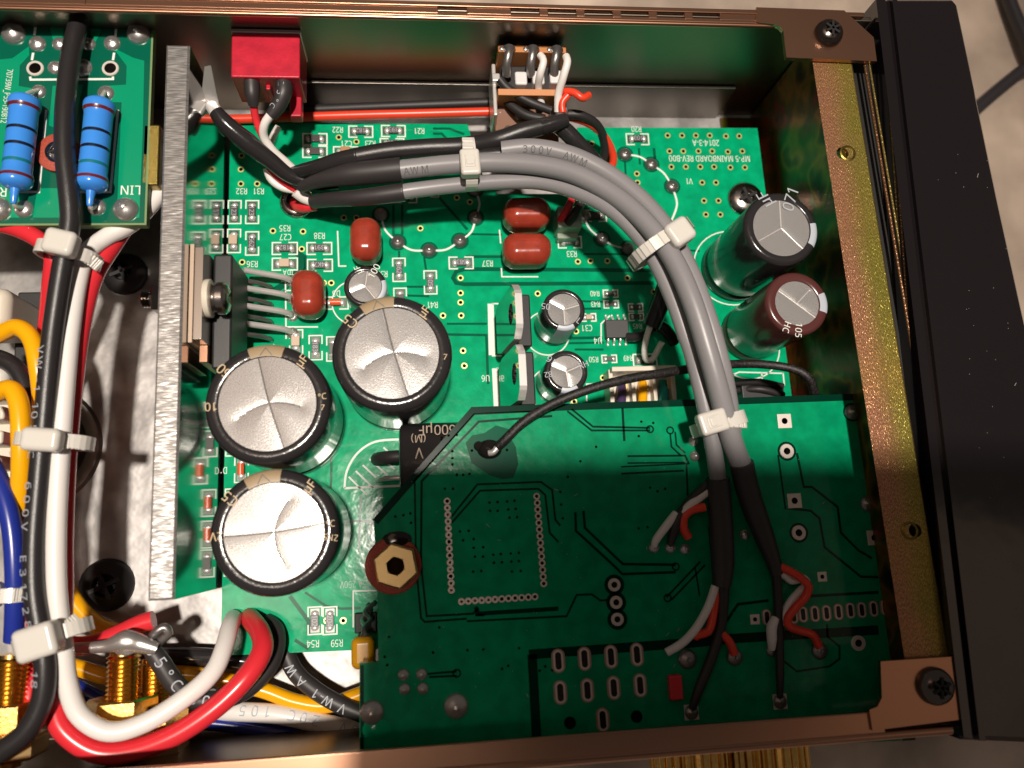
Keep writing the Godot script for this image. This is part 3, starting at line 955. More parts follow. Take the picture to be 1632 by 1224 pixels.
	for e in [[Vector3(-22.84, 8, -51.24), 0.0, "r", "182"], [Vector3(-16.07, 8, -51.44), 0.0, "r", "393"], [Vector3(-16.39, 8, -48.46), 0.0, "r", "103"], [Vector3(-25.99, 8, -46.57), 0.0, "b", ""], [Vector3(-32.24, 8, -49.47), 0.0, "r", ""], [Vector3(-32.25, 8, -46.68), 0.0, "r", ""],
		[Vector3(-48.17, 8, -33.53), 90.0, "r", "123"], [Vector3(-44.72, 8, -33.52), 90.0, "r", "123"], [Vector3(-48.2, 8, -27.4), 90.0, "c", ""], [Vector3(-44.65, 8, -26.85), 90.0, "r", "562"], [Vector3(-38.25, 8, -25.73), 0.0, "r", "182"], [Vector3(-31.43, 8, -25.67), 0.0, "r", "391"],
		[Vector3(-38.23, 8, -22.43), 0.0, "c", ""], [Vector3(-31.32, 8, -22.09), 0.0, "r", "4K7"], [Vector3(-2.86, 8, -22.31), 0.0, "r", "683"], [Vector3(-15.54, 8, -20.98), 90.0, "r", "362"], [Vector3(-9.26, 8, -18.23), 90.0, "r", "105"], [Vector3(-15.43, 8, -14.62), 90.0, "r", ""],
		[Vector3(-9.49, 8, -37.96), 0.0, "r", ""], [Vector3(-14.05, 8, -36.72), 0.0, "r", ""], [Vector3(20.05, 8, -26.61), 0.0, "r", "473"], [Vector3(25.79, 8, -32.43), 0.0, "r", ""], [Vector3(36.39, 8, -49.98), 0.0, "r", "103"], [Vector3(-35.99, 8, -6.33), 90.0, "c", ""], [Vector3(-32.23, 8, -5.1), 90.0, "r", "183"],
		[Vector3(-28.82, 8, -4.77), 90.0, "r", ""], [Vector3(-32.49, 8, 47.01), 90.0, "r", "102"], [Vector3(-29.74, 8, 47.17), 90.0, "r", "204"], [Vector3(-28.27, 8, -14.17), 0.0, "d", ""], [Vector3(-46.13, 8, 18.39), 90.0, "d", ""], [Vector3(34.24, 8, -0.96), 0.0, "r", ""]]:
		chip(t, silk, e[0], e[1], e[2], e[3])
	for e in [[Vector3(-47.79, 8, 7.7), 90.0, "r"], [Vector3(-47.83, 8, 13.29), 90.0, "r"], [Vector3(-47.77, 8, 24.48), 90.0, "d"], [Vector3(-47.8, 8, 30.32), 90.0, "d"], [Vector3(-47.72, 8, 35.62), 90.0, "r"]]:
		chip(t, silk, e[0], e[1], e[2])
	for e in [[Vector3(27.99, 8, -15.28), "r"], [Vector3(27.96, 8, -12.98), "r"], [Vector3(33.11, 8, -12.22), "r"], [Vector3(33.09, 8, -10.19), "r"], [Vector3(26.76, 8, -1.4), "r"], [Vector3(23.01, 8, -10.24), "c"]]:
		chip(t, silk, e[0], 0.0, e[1], "", 0.62)
	put(silk, "printed_outline", "silk", t).set_meta("kind", "stuff")
	# vias
	var via := via_mesh(0.36, 0.66, Color(0.62, 0.60, 0.22), Color(0.012, 0.016, 0.010))
	var spots := [Vector3(43.19, 8.01, -50.91), Vector3(46.44, 8.01, -50.93), Vector3(49.56, 8.01, -50.96), Vector3(52.7, 8.01, -50.98), Vector3(56.4, 8.01, -50.86), Vector3(59.42, 8.01, -50.89), Vector3(43.31, 8.01, -47.23), Vector3(46.4, 8.01, -47.25), Vector3(49.8, 8.01, -47.27), Vector3(52.92, 8.01, -47.28), Vector3(56.47, 8.01, -47.16), Vector3(59.78, 8.01, -47.32), Vector3(43.42, 8.01, -43.58), Vector3(46.65, 8.01, -43.59), Vector3(49.89, 8.01, -43.6), Vector3(53, 8.01, -43.61), Vector3(56.68, 8.01, -43.48), Vector3(59.96, 8.01, -43.49), Vector3(49.98, 8.01, -39.96), Vector3(53.08, 8.01, -39.96), Vector3(50.01, 8.01, -35.77), Vector3(53.24, 8.01, -35.77), Vector3(50.14, 8.01, -32.62), Vector3(53.36, 8.01, -32.61)]
	spots += [Vector3(-47.06, 8.01, -42.74), Vector3(-47.02, 8.01, -39.6), Vector3(-43.79, 8.01, -39.6), Vector3(-46.97, 8.01, -45.76), Vector3(-40.61, 8.01, -29.47), Vector3(-34.66, 8.01, -29.3), Vector3(-34.91, 8.01, -25.57), Vector3(-46.55, 8.01, -22.91), Vector3(21.52, 8.01, -22.32), Vector3(24.19, 8.01, -22.43), Vector3(27.81, 8.01, -22.4), Vector3(12.68, 8.01, -15.51), Vector3(18.21, 8.01, -6.87), Vector3(20.2, 8.01, -7.36), Vector3(25.18, 8.01, 2.49), Vector3(37.27, 8.01, -15.55), Vector3(-30.59, 8.01, -18.39), Vector3(-29.1, 8.01, -18.37), Vector3(-11, 8.01, -29.84), Vector3(-30.31, 8.01, 47.13), Vector3(-27.32, 8.01, 47.31), Vector3(-3.1, 8.01, -19.08), Vector3(-3.21, 8.01, -15.88), Vector3(-3.28, 8.01, -13.89), Vector3(-3.25, 8.01, -11.12), Vector3(-6.93, 8.01, -11.18), Vector3(-3.13, 8.01, -3.8), Vector3(-2.99, 8.01, -0.7)]
	spots += [Vector3(35.64, 8.01, -41.96), Vector3(35.62, 8.01, -39.95), Vector3(26.19, 8.01, -48.88), Vector3(-27.37, 8.01, -49.93), Vector3(-23.77, 8.01, -48.97), Vector3(-26.5, 8.01, -32.23), Vector3(-23.97, 8.01, -32.22), Vector3(-3.33, 8.01, -38.65), Vector3(-0.56, 8.01, -35.58), Vector3(31.84, 8.01, -18.64), Vector3(-45.75, 8.01, 46.36), Vector3(-34.08, 8.01, 39.64), Vector3(-3.27, 8.01, -36.56), Vector3(18.91, 8.01, 7.23)]
	for p in spots:
		piece(via, "via", "via", t, p)
	for e in [["R22", Vector3(-27.61, 8, -51.62)], ["R21", Vector3(-10.7, 8, -51.49)], ["C21", Vector3(-25.84, 8, -48.53)], ["R23", Vector3(-20.94, 8, -48.57)], ["R31", Vector3(-43.53, 8, -37.98)], ["R32", Vector3(-46.87, 8, -37.98)], ["R35", Vector3(-38.26, 8, -30)], ["C27", Vector3(-38.13, 8, -28.13)], ["R38", Vector3(-31.42, 8, -28.35)],
		["R36", Vector3(-44.6, 8, -22.5)], ["D5", Vector3(-28.13, 8, -16.13)], ["R39", Vector3(-18.97, 8, -20.09)], ["R41", Vector3(-9.02, 8, -13.46)], ["R37", Vector3(2.57, 8, -22.12)], ["R33", Vector3(20.29, 8, -23.99)], ["R20", Vector3(36.29, 8, -52.33)], ["C31", Vector3(22.47, 8, -7.99)], ["U4", Vector3(24.66, 8, -5.28)],
		["U6", Vector3(1.2, 8, 1.98)], ["V1", Vector3(47.06, 8, -40.25)], ["R54", Vector3(-32.84, 8, 51.14)], ["R59", Vector3(-28.51, 8, 51.29)], ["D10", Vector3(-49.94, 8, 18.48)], ["U1", Vector3(-49.79, 8, 26.97)]]:
		board_text(e[0], 1.25, e[1], "silk", t)
	for e in [["R40", Vector3(24.66, 8, -15.33)], ["R43", Vector3(24.64, 8, -13.04)], ["R50", Vector3(23.48, 8, -1.35)], ["R49", Vector3(30.71, 8, -1.44)], ["R45", Vector3(33.2, 8, -8.18)], ["TDA", Vector3(-37.49, 8, -20.71)]]:
		board_text(e[0], 1.1, e[1], "silk", t)
	board_text("2014-3-A", 1.36, Vector3(51.68, 8, -49.2), "silk", t)
	board_text("MP-5 MAINBOARD REV-B00", 1.34, Vector3(52.19, 8, -45.52), "silk", t)
	board_text("15A 250V", 1.2, Vector3(-25.06, 8, 40.81), "silk_dim", t)
	# mounting hardware and the cable hole of the board
	var sc := thing("board_screw", "brassy screw head in a corner of the green main board behind the tall capacitor", "screw", Vector3(59.2, 8, -36.05))
	screw_head(Vector3(59.2, 8, -36.05), 3.9, 1.8, "head", "steel", sc, Transform3D(), 2)
	var gr := thing("cable_grommet", "grey metal ring in the main board that the sleeved cables pass through", "grommet", Vector3(-35.79, 8, -35.66))
	s = Shape.new()
	s.lathe([Vector2(3.6, 0.02), Vector2(3.5, 0.5), Vector2(3.0, 1.0), Vector2(2.5, 1.1), Vector2(2.1, 0.8), Vector2(2.0, 0.05)], 32, Transform3D(Basis.IDENTITY, Vector3(-35.79, 8, -35.66)))
	put(s, "ring", "steel", gr)
	s = Shape.new()
	s.ring(Vector3(-35.78, 8.06, -35.63), 0.0, 2.1, 24)
	put(s, "opening", "recess", gr)

# ---------- heat sink plate with the amplifier chip ----------
func heat_sink() -> void:
	var x0 := -53.8
	var x1 := -49.9
	var z0 := -53.0
	var z1 := 40.2
	var t := thing("heat_sink", "thick upright aluminium plate with a sawn bright top edge along the board", "heat sink", Vector3(-52, 0, -6))
	var s := Shape.new()
	var e := 0.35
	s.quad(Vector3(x0 + e, 35, z0 + e), Vector3(x1 - e, 35, z0 + e), Vector3(x1 - e, 35, z1 - e), Vector3(x0 + e, 35, z1 - e), Vector3.UP)
	s.quad(Vector3(x0, 35 - e, z0), Vector3(x0 + e, 35, z0 + e), Vector3(x0 + e, 35, z1 - e), Vector3(x0, 35 - e, z1), Vector3(-1, 1, 0))
	s.quad(Vector3(x1, 35 - e, z0), Vector3(x1 - e, 35, z0 + e), Vector3(x1 - e, 35, z1 - e), Vector3(x1, 35 - e, z1), Vector3(1, 1, 0))
	for q in [[z0, -1.0], [z1, 1.0]]:
		s.quad(Vector3(x0, 35 - e, q[0]), Vector3(x1, 35 - e, q[0]), Vector3(x1 - e, 35, q[0] - e * q[1]), Vector3(x0 + e, 35, q[0] - e * q[1]), Vector3(0, 1, q[1]))
		s.quad(Vector3(x0, 35 - e, q[0]), Vector3(x1, 35 - e, q[0]), Vector3(x1, 0.1, q[0]), Vector3(x0, 0.1, q[0]), Vector3(0, 0, q[1]))
	put(s, "plate", "sawn", t)
	s = Shape.new()
	s.quad(Vector3(x0, 35 - e, z0), Vector3(x0, 35 - e, z1), Vector3(x0, 0.1, z1), Vector3(x0, 0.1, z0), Vector3.LEFT)
	s.quad(Vector3(x1, 35 - e, z0), Vector3(x1, 35 - e, z1), Vector3(x1, 0.1, z1), Vector3(x1, 0.1, z0), Vector3.RIGHT)
	put(s, "polished_face", "polished", t)
	# power amplifier chip bolted to the plate
	var top := 26.0
	var a := Vector3(-49.58, 32, -17.41)
	var b := Vector3(-49.19, 32, -1.28)
	var c := thing("amplifier_chip", "power amplifier chip with a metal tab bolted flat to the heat sink plate", "chip", Vector3(-48, BOARD, (a.z + b.z) / 2))
	s = Shape.new()
	s.rbox(Vector3(-49.45, 22.5, (a.z + b.z) / 2), Vector3(0.7, 19, b.z - a.z + 1), 0.1)
	put(s, "insulating_pad", "ceramic", c)
	s = Shape.new()
	s.rbox(Vector3(-48.3, 24.2, (a.z + b.z) / 2), Vector3(1.5, 15.5, b.z - a.z), 0.12)
	put(s, "metal_tab", "steel", c)
	s = Shape.new()
	s.rbox(Vector3(-48.3, 22.0, b.z + 1.5), Vector3(1.4, 12, 3.0), 0.12)
	put(s, "copper_tab_end", "copper_plate", c)
	s = Shape.new()
	var zc: float = (a.z + b.z) / 2 + 1.6
	s.rbox(Vector3(-45.75, 20.0, zc), Vector3(3.3, 13.0, b.z - a.z + 4.5), 0.5, Basis.IDENTITY, 2)
	put(s, "body", "plastic_black", c)
	for k in 4:
		var z: float = Vector3(-40.42, 8, -18.65).z + k * 3.5
		s = Shape.new()
		s.tube(smooth([Vector3(-44.9, 14.3, z - 0.5), Vector3(-41.9, 12.6, z - 0.4), Vector3(-38.5, 10.9, z - 0.2), Vector3(-37.0, 9.6, z), Vector3(-36.8, 8.1, z)], 4), 0.62, 8)
		put(s, "leg", "tin", c)
		s = Shape.new()
		s.tube(smooth([Vector3(-44.9, 14.0, z + 1.5), Vector3(-42.6, 12.0, z + 1.4), Vector3(-40.9, 9.6, z + 1.4), Vector3(-40.8, 8.1, z + 1.4)], 4), 0.5, 8)
		put(s, "leg", "solder_dull", c)
		piece(blob_mesh(0.05), "solder_joint", "solder", c, Vector3(-36.7, 8.0, z), sized(1.2, 0.8))
	var bolt := thing("chip_bolt", "bright steel bolt with a pale fibre washer holding the chip to the heat sink", "bolt", Vector3(-47.64, 27, -10.19))
	var zb: float = Vector3(-45.47, 31, -8.85).z
	var xf := Transform3D(Basis(Vector3.FORWARD, PI / 2), Vector3(-47.5, 30.0, zb))
	s = Shape.new()
	s.lathe([Vector2(0, 0), Vector2(3.2, 0.0), Vector2(3.3, 0.2), Vector2(3.3, 0.9), Vector2(3.1, 1.0), Vector2(0, 1.0)], 28, xf)
	put(s, "fibre_washer", "cream", bolt)
	s = Shape.new()
	s.lathe([Vector2(0, 1.0), Vector2(2.7, 1.0), Vector2(2.8, 1.3), Vector2(2.3, 1.45), Vector2(2.35, 1.8), Vector2(2.75, 2.0), Vector2(2.8, 3.0), Vector2(2.3, 3.7), Vector2(1.3, 4.0), Vector2(0.8, 3.6), Vector2(0, 3.4)], 28, xf)
	put(s, "head", "steel", bolt)
	s = Shape.new()
	s.lathe([Vector2(1.4, -9.0), Vector2(1.4, 0.2)], 16, xf)
	s.hexagon(2.5, -8.0, -5.9, 1.3, Transform3D(xf.basis, xf.origin + Vector3(-0.6, 0, 0)))
	for k in 5:
		s.lathe([Vector2(1.2, -10.4 + k * 0.45), Vector2(1.45, -10.18 + k * 0.45), Vector2(1.2, -9.95 + k * 0.45)], 14, xf)
	put(s, "nut", "dark_steel", bolt)
	# brass strip between the input board and the plate
	s = Shape.new()
	s.rbox(Vector3(-58.13, 26.5, -36.09), Vector3(3.0, 3.0, 11.6), 0.4)
	single(s, "brass_spacer", "olive_brass", "olive brass spacer block between the input board and the heat sink plate", "spacer", Vector3(-58.13, 26.5, -36.09))

# ---------- electrolytic capacitors ----------
func can(kind: String, label: String, top: Vector3, r: float, h: float, sleeve: String, share: float, grooves: Array, depth: float, group: String) -> Node3D:
	var base := top - Vector3(0, h, 0)
	var t := thing(kind, label, "capacitor", base, group)
	var xf := Transform3D(Basis.IDENTITY, base)
	var inner := r * share
	var s := Shape.new()
	s.lathe([Vector2(r * 0.9, 0.0), Vector2(r * 0.98, 0.25), Vector2(r, 0.8), Vector2(r, h * 0.10), Vector2(r * 0.95, h * 0.135), Vector2(r, h * 0.17), Vector2(r, h - r * 0.13), Vector2(r * 0.985, h - r * 0.075), Vector2(r * 0.94, h - r * 0.025), Vector2(r * 0.88, h), Vector2(inner + 0.12, h), Vector2(inner, h - 0.08), Vector2(inner, h - 0.35)], 56, xf)
	put(s, "sleeve", sleeve, t)
	# pressed aluminium top with its vent scored into it
	var rings := 30 if r > 9 else 20
	var sec := 80 if r > 9 else 52
	var height := func(p: Vector2) -> float:
		var d := 1e9
		for g in grooves:
			for i in g.size() - 1:
				var a: Vector2 = g[i] * inner
				var b: Vector2 = g[i + 1] * inner
				d = min(d, p.distance_to(Geometry2D.get_closest_point_to_segment(p, a, b)))
		return depth * (0.52 if r > 9 else 1.0) * (1.0 - exp(-d / (r * 0.13)))
	var top_y := h - 0.30
	var grid := []
	for i in rings + 1:
		var row := []
		for j in sec + 1:
			var a := TAU * j / sec
			var p := Vector2(cos(a), sin(a)) * inner * i / rings
			var e := 0.06
			var z0: float = height.call(p)
			var nx: float = (height.call(p + Vector2(e, 0)) - z0) / e
			var nz: float = (height.call(p + Vector2(0, e)) - z0) / e
			row.append([base + Vector3(p.x, top_y + z0 * (1.0 - pow(float(i) / rings, 6.0)), p.y), Vector3(-nx, 1, -nz).normalized()])
		grid.append(row)
	s = Shape.new()
	for i in rings:
		for j in sec:
			var a = grid[i][j]
			var b = grid[i][j + 1]
			var c = grid[i + 1][j + 1]
			var d = grid[i + 1][j]
			s.quad4(a[0], b[0], c[0], d[0], a[1], b[1], c[1], d[1])
	put(s, "vented_top", "cap_top", t)
	s = Shape.new()
	for g in grooves:
		var line := []
		for q in smooth(g.map(func(w: Vector2): return Vector3(w.x, 0, w.y)), 4):
			line.append(base + Vector3(q.x * inner * 0.985, top_y + 0.005, q.z * inner * 0.985))
		s.tube(line, 0.12 if r > 9 else 0.12, 6)
	put(s, "scored_vent", "score" if r > 9 else "tin", t)
	s = Shape.new()
	s.ring(base + Vector3(0, 0.02, 0), 0.0, r * 0.9, 24)
	put(s, "seal", "rubber", t)
	return t

func can_stripe(t: Node3D, r: float, h: float, share: float, from: float, to: float, m: String) -> void:
	var s := Shape.new()
	var k := 0.03
	s.lathe([Vector2(r + k, h * 0.18), Vector2(r + k, h - r * 0.13), Vector2(r * 0.985 + k, h - r * 0.075 + k), Vector2(r * 0.94 + k, h - r * 0.025 + k), Vector2(r * 0.88, h + k), Vector2(r * share + 0.1, h + k)], 14, Transform3D(Basis.IDENTITY, about(t)), deg_to_rad(from), deg_to_rad(to))
	put(s, "stripe", m, t)

# print that runs up the can and ends on its shoulder
func can_text(t: Node3D, r: float, h: float, text: String, deg: float, size: float, m: String, at := 0.86, shift := 0.0) -> void:
	var a := deg_to_rad(deg)
	var out := Vector3(cos(a), 0, sin(a))
	var tang := Vector3(sin(a), 0, -cos(a))
	letters(text, size * 1.3, about(t) + out * r * at + tang * shift + Vector3(0, h + 0.03, 0), out, tang, m, t)

func capacitors() -> void:
	var g1 := "large electrolytic capacitors on the main board"
	var g2 := "small electrolytic capacitors on the main board"
	var arch := func(turn: float, bend: float, l: float) -> Array:
		var c := []
		for i in 9:
			var u := lerpf(-l, l, i / 8.0)
			c.append(Vector2(u, bend * u * u * 1.4).rotated(turn))
		return c
	var big := [["large black capacitor upper right of the trio, topmost of the three big silver tops", Vector3(-16.34, 33, 1.94), 0.0, [Vector2(-0.18, -1.0), Vector2(0.03, -0.05), Vector2(0.34, 1.0)], -105.0],
		["large black capacitor in the middle of the trio, close to the heat sink plate", Vector3(-36.7, 33, 9.97), 0.0, [Vector2(-0.20, -1.0), Vector2(0.02, -0.05), Vector2(0.36, 1.0)], -92.0],
		["large black capacitor with the glaring white top, nearest the red and white wires", Vector3(-35.47, 33, 30.72), 1.0, [Vector2(-1.0, 0.05), Vector2(0.0, 0.0), Vector2(1.0, -0.13)], -102.0]]
	for k in 3:
		var e = big[k]
		var arc: Array = arch.call(-0.18, 0.35, 0.66) if k < 2 else arch.call(PI / 2 + 0.05, -0.42, 0.66)
		var t := can("large_capacitor", e[0], e[1], 10.1, 25.0, "sleeve_black", 0.775, [arc, e[3]], 0.20, g1)
		can_stripe(t, 10.1, 25.0, 0.775, e[4] - 18.0, e[4] + 18.0, "stripe_gold")
		var tri := Shape.new()
		var mid := deg_to_rad(e[4])
		var tips := []
		for q in [[0.80, -7.0], [0.93, 0.0], [0.80, 7.0]]:
			var aa := mid + deg_to_rad(q[1])
			tips.append(about(t) + Vector3(cos(aa) * q[0] * 10.1, 25.06, sin(aa) * q[0] * 10.1))
		tri.ribbon(tips, 0.14)
		put(tri, "printed_arrow", "dark_print", t)
		can_text(t, 10.1, 25.0, "50" if k == 1 else "C5", -140.0, 1.25, "gold_print", 0.88, 0.2)
		can_text(t, 10.1, 25.0, "\u03bcF", -52.0, 1.1, "gold_print", 0.88)
		if k > 0:
			can_text(t, 10.1, 25.0, "10" if k == 1 else "2V", 178.0, 1.05, "gold_print", 0.88)
			can_text(t, 10.1, 25.0, "\u00b0C", -6.0, 0.8, "gold_print", 0.88)
		can_text(t, 10.1, 25.0, "7" if k != 2 else "SNZ", 6.0 if k != 2 else 8.0, 0.75, "gold_print", 0.88)
	var y3 := [[Vector2(0, 0), Vector2(0.05, -1)], [Vector2(0, 0), Vector2(-0.85, 0.45)], [Vector2(0, 0), Vector2(0.7, 0.75)]]
	var turned := func(list: Array, a: float) -> Array:
		var o := []
		for l in list:
			var r := []
			for p in l:
				r.append(p.rotated(a))
			o.append(r)
		return o
	var t := can("tall_capacitor", "tall black capacitor with silver top, the larger of the pair by the front bracket", Vector3(54.99, 32, -20.17), 7.1, 24.0, "sleeve_black", 0.765, turned.call(y3, 0.0), 0.22, g2)
	can_stripe(t, 7.1, 24.0, 0.765, -8.0, 32.0, "stripe_grey")
	can_text(t, 7.1, 24.0, "071", -68.0, 1.7, "grey_print", 0.87)
	can_text(t, 7.1, 24.0, "\u03bcF", -116.0, 1.7, "grey_print", 0.87)
	t = can("tall_capacitor", "tall brown capacitor with silver top by the front bracket", Vector3(56.87, 31, -6.08), 6.0, 23.0, "sleeve_brown", 0.70, [[Vector2(-0.78, -0.60), Vector2(0.78, 0.66)], [Vector2(0, 0), Vector2(0.6, -0.55)]], 0.26, g2)
	can_stripe(t, 6.0, 23.0, 0.70, -20.0, 20.0, "stripe_grey")
	can_text(t, 6.0, 23.0, "105", 100.0, 0.95, "silk", 0.85, 0.5)
	can_text(t, 6.0, 23.0, "HC", 112.0, 0.95, "silk", 0.85, -0.7)
	t = can("small_capacitor", "small black capacitor right of the upper upright metal tab", Vector3(15.57, 21, -8.44), 4.1, 13.0, "sleeve_black", 0.76, turned.call(y3, -1.1), 0.13, g2)
	can_stripe(t, 4.1, 13.0, 0.76, 62.0, 112.0, "stripe_grey")
	can_text(t, 4.1, 13.0, "05", 190.0, 0.9, "grey_print")
	can_text(t, 4.1, 13.0, "L", 40.0, 0.9, "grey_print")
	t = can("small_capacitor", "small black capacitor half hidden under the thin braided black lead", Vector3(15.34, 21, 3.55), 4.1, 13.0, "sleeve_black", 0.74, turned.call(y3, -1.2), 0.13, g2)
	can_stripe(t, 4.1, 13.0, 0.74, 58.0, 108.0, "stripe_grey")
	can_text(t, 4.1, 13.0, "16", -142.0, 1.0, "grey_print")
	can_text(t, 4.1, 13.0, "82", 172.0, 0.8, "grey_print")
	can_text(t, 4.1, 13.0, "RH", -20.0, 0.9, "grey_print")
	t = can("small_capacitor", "small black capacitor tucked behind the large capacitor, marked 100", Vector3(-21.63, 19, -14.15), 4.0, 11.0, "sleeve_black", 0.76, turned.call(y3, 0.1), 0.13, g2)
	can_stripe(t, 4.0, 11.0, 0.76, -18.0, 60.0, "stripe_grey")
	can_text(t, 4.0, 11.0, "100", -60.0, 1.0, "silk")
	can_text(t, 4.0, 11.0, "\u03bcF", -112.0, 0.9, "silk")
	# the capacitor that lies on its side
	var z := Vector3(-9.92, 16, 20.06).z
	t = thing("lying_capacitor", "black capacitor lying on its side under the edge of the upper board", "capacitor", Vector3(4, 8, z))
	var s := Shape.new()
	var r := 8.2
	var xf := Transform3D(Basis(Vector3.FORWARD, PI / 2), Vector3(Vector3(-16.01, 16, 19.25).x, 8.2 + r, z))
	s.lathe([Vector2(0, 0.1), Vector2(r * 0.86, 0.1), Vector2(r * 0.95, 0.3), Vector2(r, 0.9), Vector2(r, 34)], 48, xf)
	put(s, "sleeve", "sleeve_black", t)
	for e in [["600\u03bcF", Vector3(-9.06, 24.7, 14.73), 1.75], ["(M)", Vector3(-12.39, 24.4, 16.13), 1.3], ["V", Vector3(-12.35, 24.65, 18.7), 1.9]]:
		letters(e[0], e[2], e[1] + Vector3(0, 0.1, -0.5), Vector3.LEFT, Vector3(0, 0, 1), "dim_gold", t)
	for k in 2:
		var y := Vector3(-20.48, 12, 18.51)
		s = Shape.new()
		var zz: float = y.z - 1.0 + k * 4.0
		s.tube(smooth([Vector3(xf.origin.x + 0.3, 13.0, zz), Vector3(xf.origin.x - 2.0, 12.4, zz), Vector3(xf.origin.x - 4.2, 10.5, zz), Vector3(xf.origin.x - 4.6, 8.1, zz)], 5), 1.25 if k == 0 else 0.5, 10)
		put(s, "lead", "shrink" if k == 0 else "tin", t)

# ---------- other parts standing on the main board ----------
func board_parts() -> void:
	var g := "dark red film capacitors on the main board"
	for e in [["dark red film capacitor beside the round solder joints, above the small marked capacitor", Vector3(-21.84, 14, -25.34), 6.2, 8.8], ["dark red film capacitor right of the amplifier chip legs", Vector3(-32.95, 14, -14.5), 6.3, 9.2],
		["dark red film capacitor, upper of the stacked pair", Vector3(10.49, 14, -30.71), 9.6, 6.4], ["dark red film capacitor, lower of the stacked pair", Vector3(10.1, 14, -23), 9.7, 6.6]]:
		var t := thing("film_capacitor", e[0], "capacitor", Vector3(e[1].x, BOARD, e[1].z), g)
		var s := Shape.new()
		s.rbox(Vector3(e[1].x, 12.6, e[1].z), Vector3(e[2], 7.6, e[3]), 2.7, Basis.IDENTITY, 3)
		s.wobble(0.22, 4.0, int(e[2] * 10))
		put(s, "dipped_body", "film_red", t)
		for k in [-1.0, 1.0]:
			s = Shape.new()
			var o: Vector3 = Vector3(k * e[2] * 0.33, 0, 0) if e[2] > e[3] else Vector3(0, 0, k * e[3] * 0.33)
			s.tube([Vector3(e[1].x, 9.6, e[1].z) + o, Vector3(e[1].x, 8.0, e[1].z) + o], 0.35, 8)
			put(s, "lead", "tin", t)
	# two upright transistors
	for k in 2:
		var p := Vector3(5.71, 31, -6)
		if k == 1:
			p = Vector3(5.83, 31, 5)
		var t := thing("tab_transistor", ["upright black transistor with a shiny holed metal tab, the upper of two", "upright black transistor with a shiny holed metal tab, the one by the upper board edge"][k], "transistor", Vector3(p.x, BOARD, p.z), "upright transistors with metal tabs")
		# the tab: a plate with cut corners and a round hole, facing left
		var s := Shape.new()
		var seg := 40
		var edge := Shape.new()
		var hy := 27.2
		var rim := [Vector2(-5, 14.0), Vector2(5, 14.0), Vector2(5, 29.0), Vector2(3.2, 31), Vector2(-3.2, 31), Vector2(-5, 29.0)]
		var ring := []
		for j in seg + 1:
			var a := TAU * j / seg
			var d := Vector2(cos(a), sin(a))
			var best := 1e9
			for i in 6:
				var hit = Geometry2D.segment_intersects_segment(Vector2(0, hy), Vector2(0, hy) + d * 40.0, rim[i], rim[(i + 1) % 6])
				if hit != null:
					best = min(best, hit.distance_to(Vector2(0, hy)))
			ring.append([Vector2(0, hy) + d * 1.9, Vector2(0, hy) + d * best])
		var at3 := func(q: Vector2, x: float) -> Vector3:
			return Vector3(p.x + x, q.y, p.z + q.x)
		for j in seg:
			for x in [[-0.65, Vector3.LEFT], [0.65, Vector3.RIGHT]]:
				s.quad(at3.call(ring[j][0], x[0]), at3.call(ring[j + 1][0], x[0]), at3.call(ring[j + 1][1], x[0]), at3.call(ring[j][1], x[0]), x[1])
			var m: Vector3 = at3.call((ring[j][0] + ring[j + 1][0]) / 2, 0) - Vector3(p.x, hy, p.z)
			s.quad(at3.call(ring[j][0], -0.65), at3.call(ring[j + 1][0], -0.65), at3.call(ring[j + 1][0], 0.65), at3.call(ring[j][0], 0.65), -m)
			edge.quad(at3.call(ring[j][1], -0.65), at3.call(ring[j + 1][1], -0.65), at3.call(ring[j + 1][1], 0.65), at3.call(ring[j][1], 0.65), m)
		put(s, "metal_tab", "mirror_tab", t)
		put(edge, "tab_edge", "tin", t)
		s = Shape.new()
		s.rbox(Vector3(p.x + 2.4, 18.6, p.z), Vector3(3.4, 9.4, 10.0), 0.35)
		put(s, "body", "plastic_black", t)
		for j in 3:
			s = Shape.new()
			s.rbox(Vector3(p.x + 2.4, 11.2, p.z + (j - 1) * 2.54), Vector3(0.6, 6.4, 0.9), 0.08)
			put(s, "leg", "tin", t)
		# both lean a little to the right
		t.rotation.z = -0.11
		t.position.x -= 2.5 * MM
	# eight-legged chip
	var c := Vector3(28.49, 8, -7.33)
	var t2 := thing("small_chip", "small black eight legged chip right of the small capacitors", "chip", c)
	var s2 := Shape.new()
	s2.rbox(c + Vector3(0, 1.0, 0), Vector3(4.9, 1.5, 3.9), 0.25)
	put(s2, "body", "chip_black", t2)
	for row in [-1.0, 1.0]:
		for j in 4:
			s2 = Shape.new()
			var x: float = c.x + (j - 1.5) * 1.27
			s2.tube(smooth([Vector3(x, 9.0, c.z + row * 1.9), Vector3(x, 8.9, c.z + row * 2.4), Vector3(x, 8.25, c.z + row * 2.7), Vector3(x, 8.2, c.z + row * 3.3)], 3), 0.26, 8)
			put(s2, "leg", "tin", t2)
	# white wire header with its plug, half under the upper board
	var h := Vector3(31.94, 12, 4.72)
	var t3 := thing("wire_header", "white plastic connector with purple, yellow and teal wires at the upper board edge", "connector", Vector3(h.x, BOARD, h.z))
	s2 = Shape.new()
	s2.rbox(Vector3(h.x, 11.5, h.z - 2.6), Vector3(13.0, 7.0, 1.0), 0.2)
	s2.rbox(Vector3(h.x - 6.3, 10.5, h.z + 0.5), Vector3(0.9, 5.0, 7.0), 0.2)
	s2.rbox(Vector3(h.x + 6.3, 10.5, h.z + 0.5), Vector3(0.9, 5.0, 7.0), 0.2)
	s2.rbox(Vector3(h.x, 8.8, h.z + 0.5), Vector3(12.6, 1.4, 6.6), 0.2)
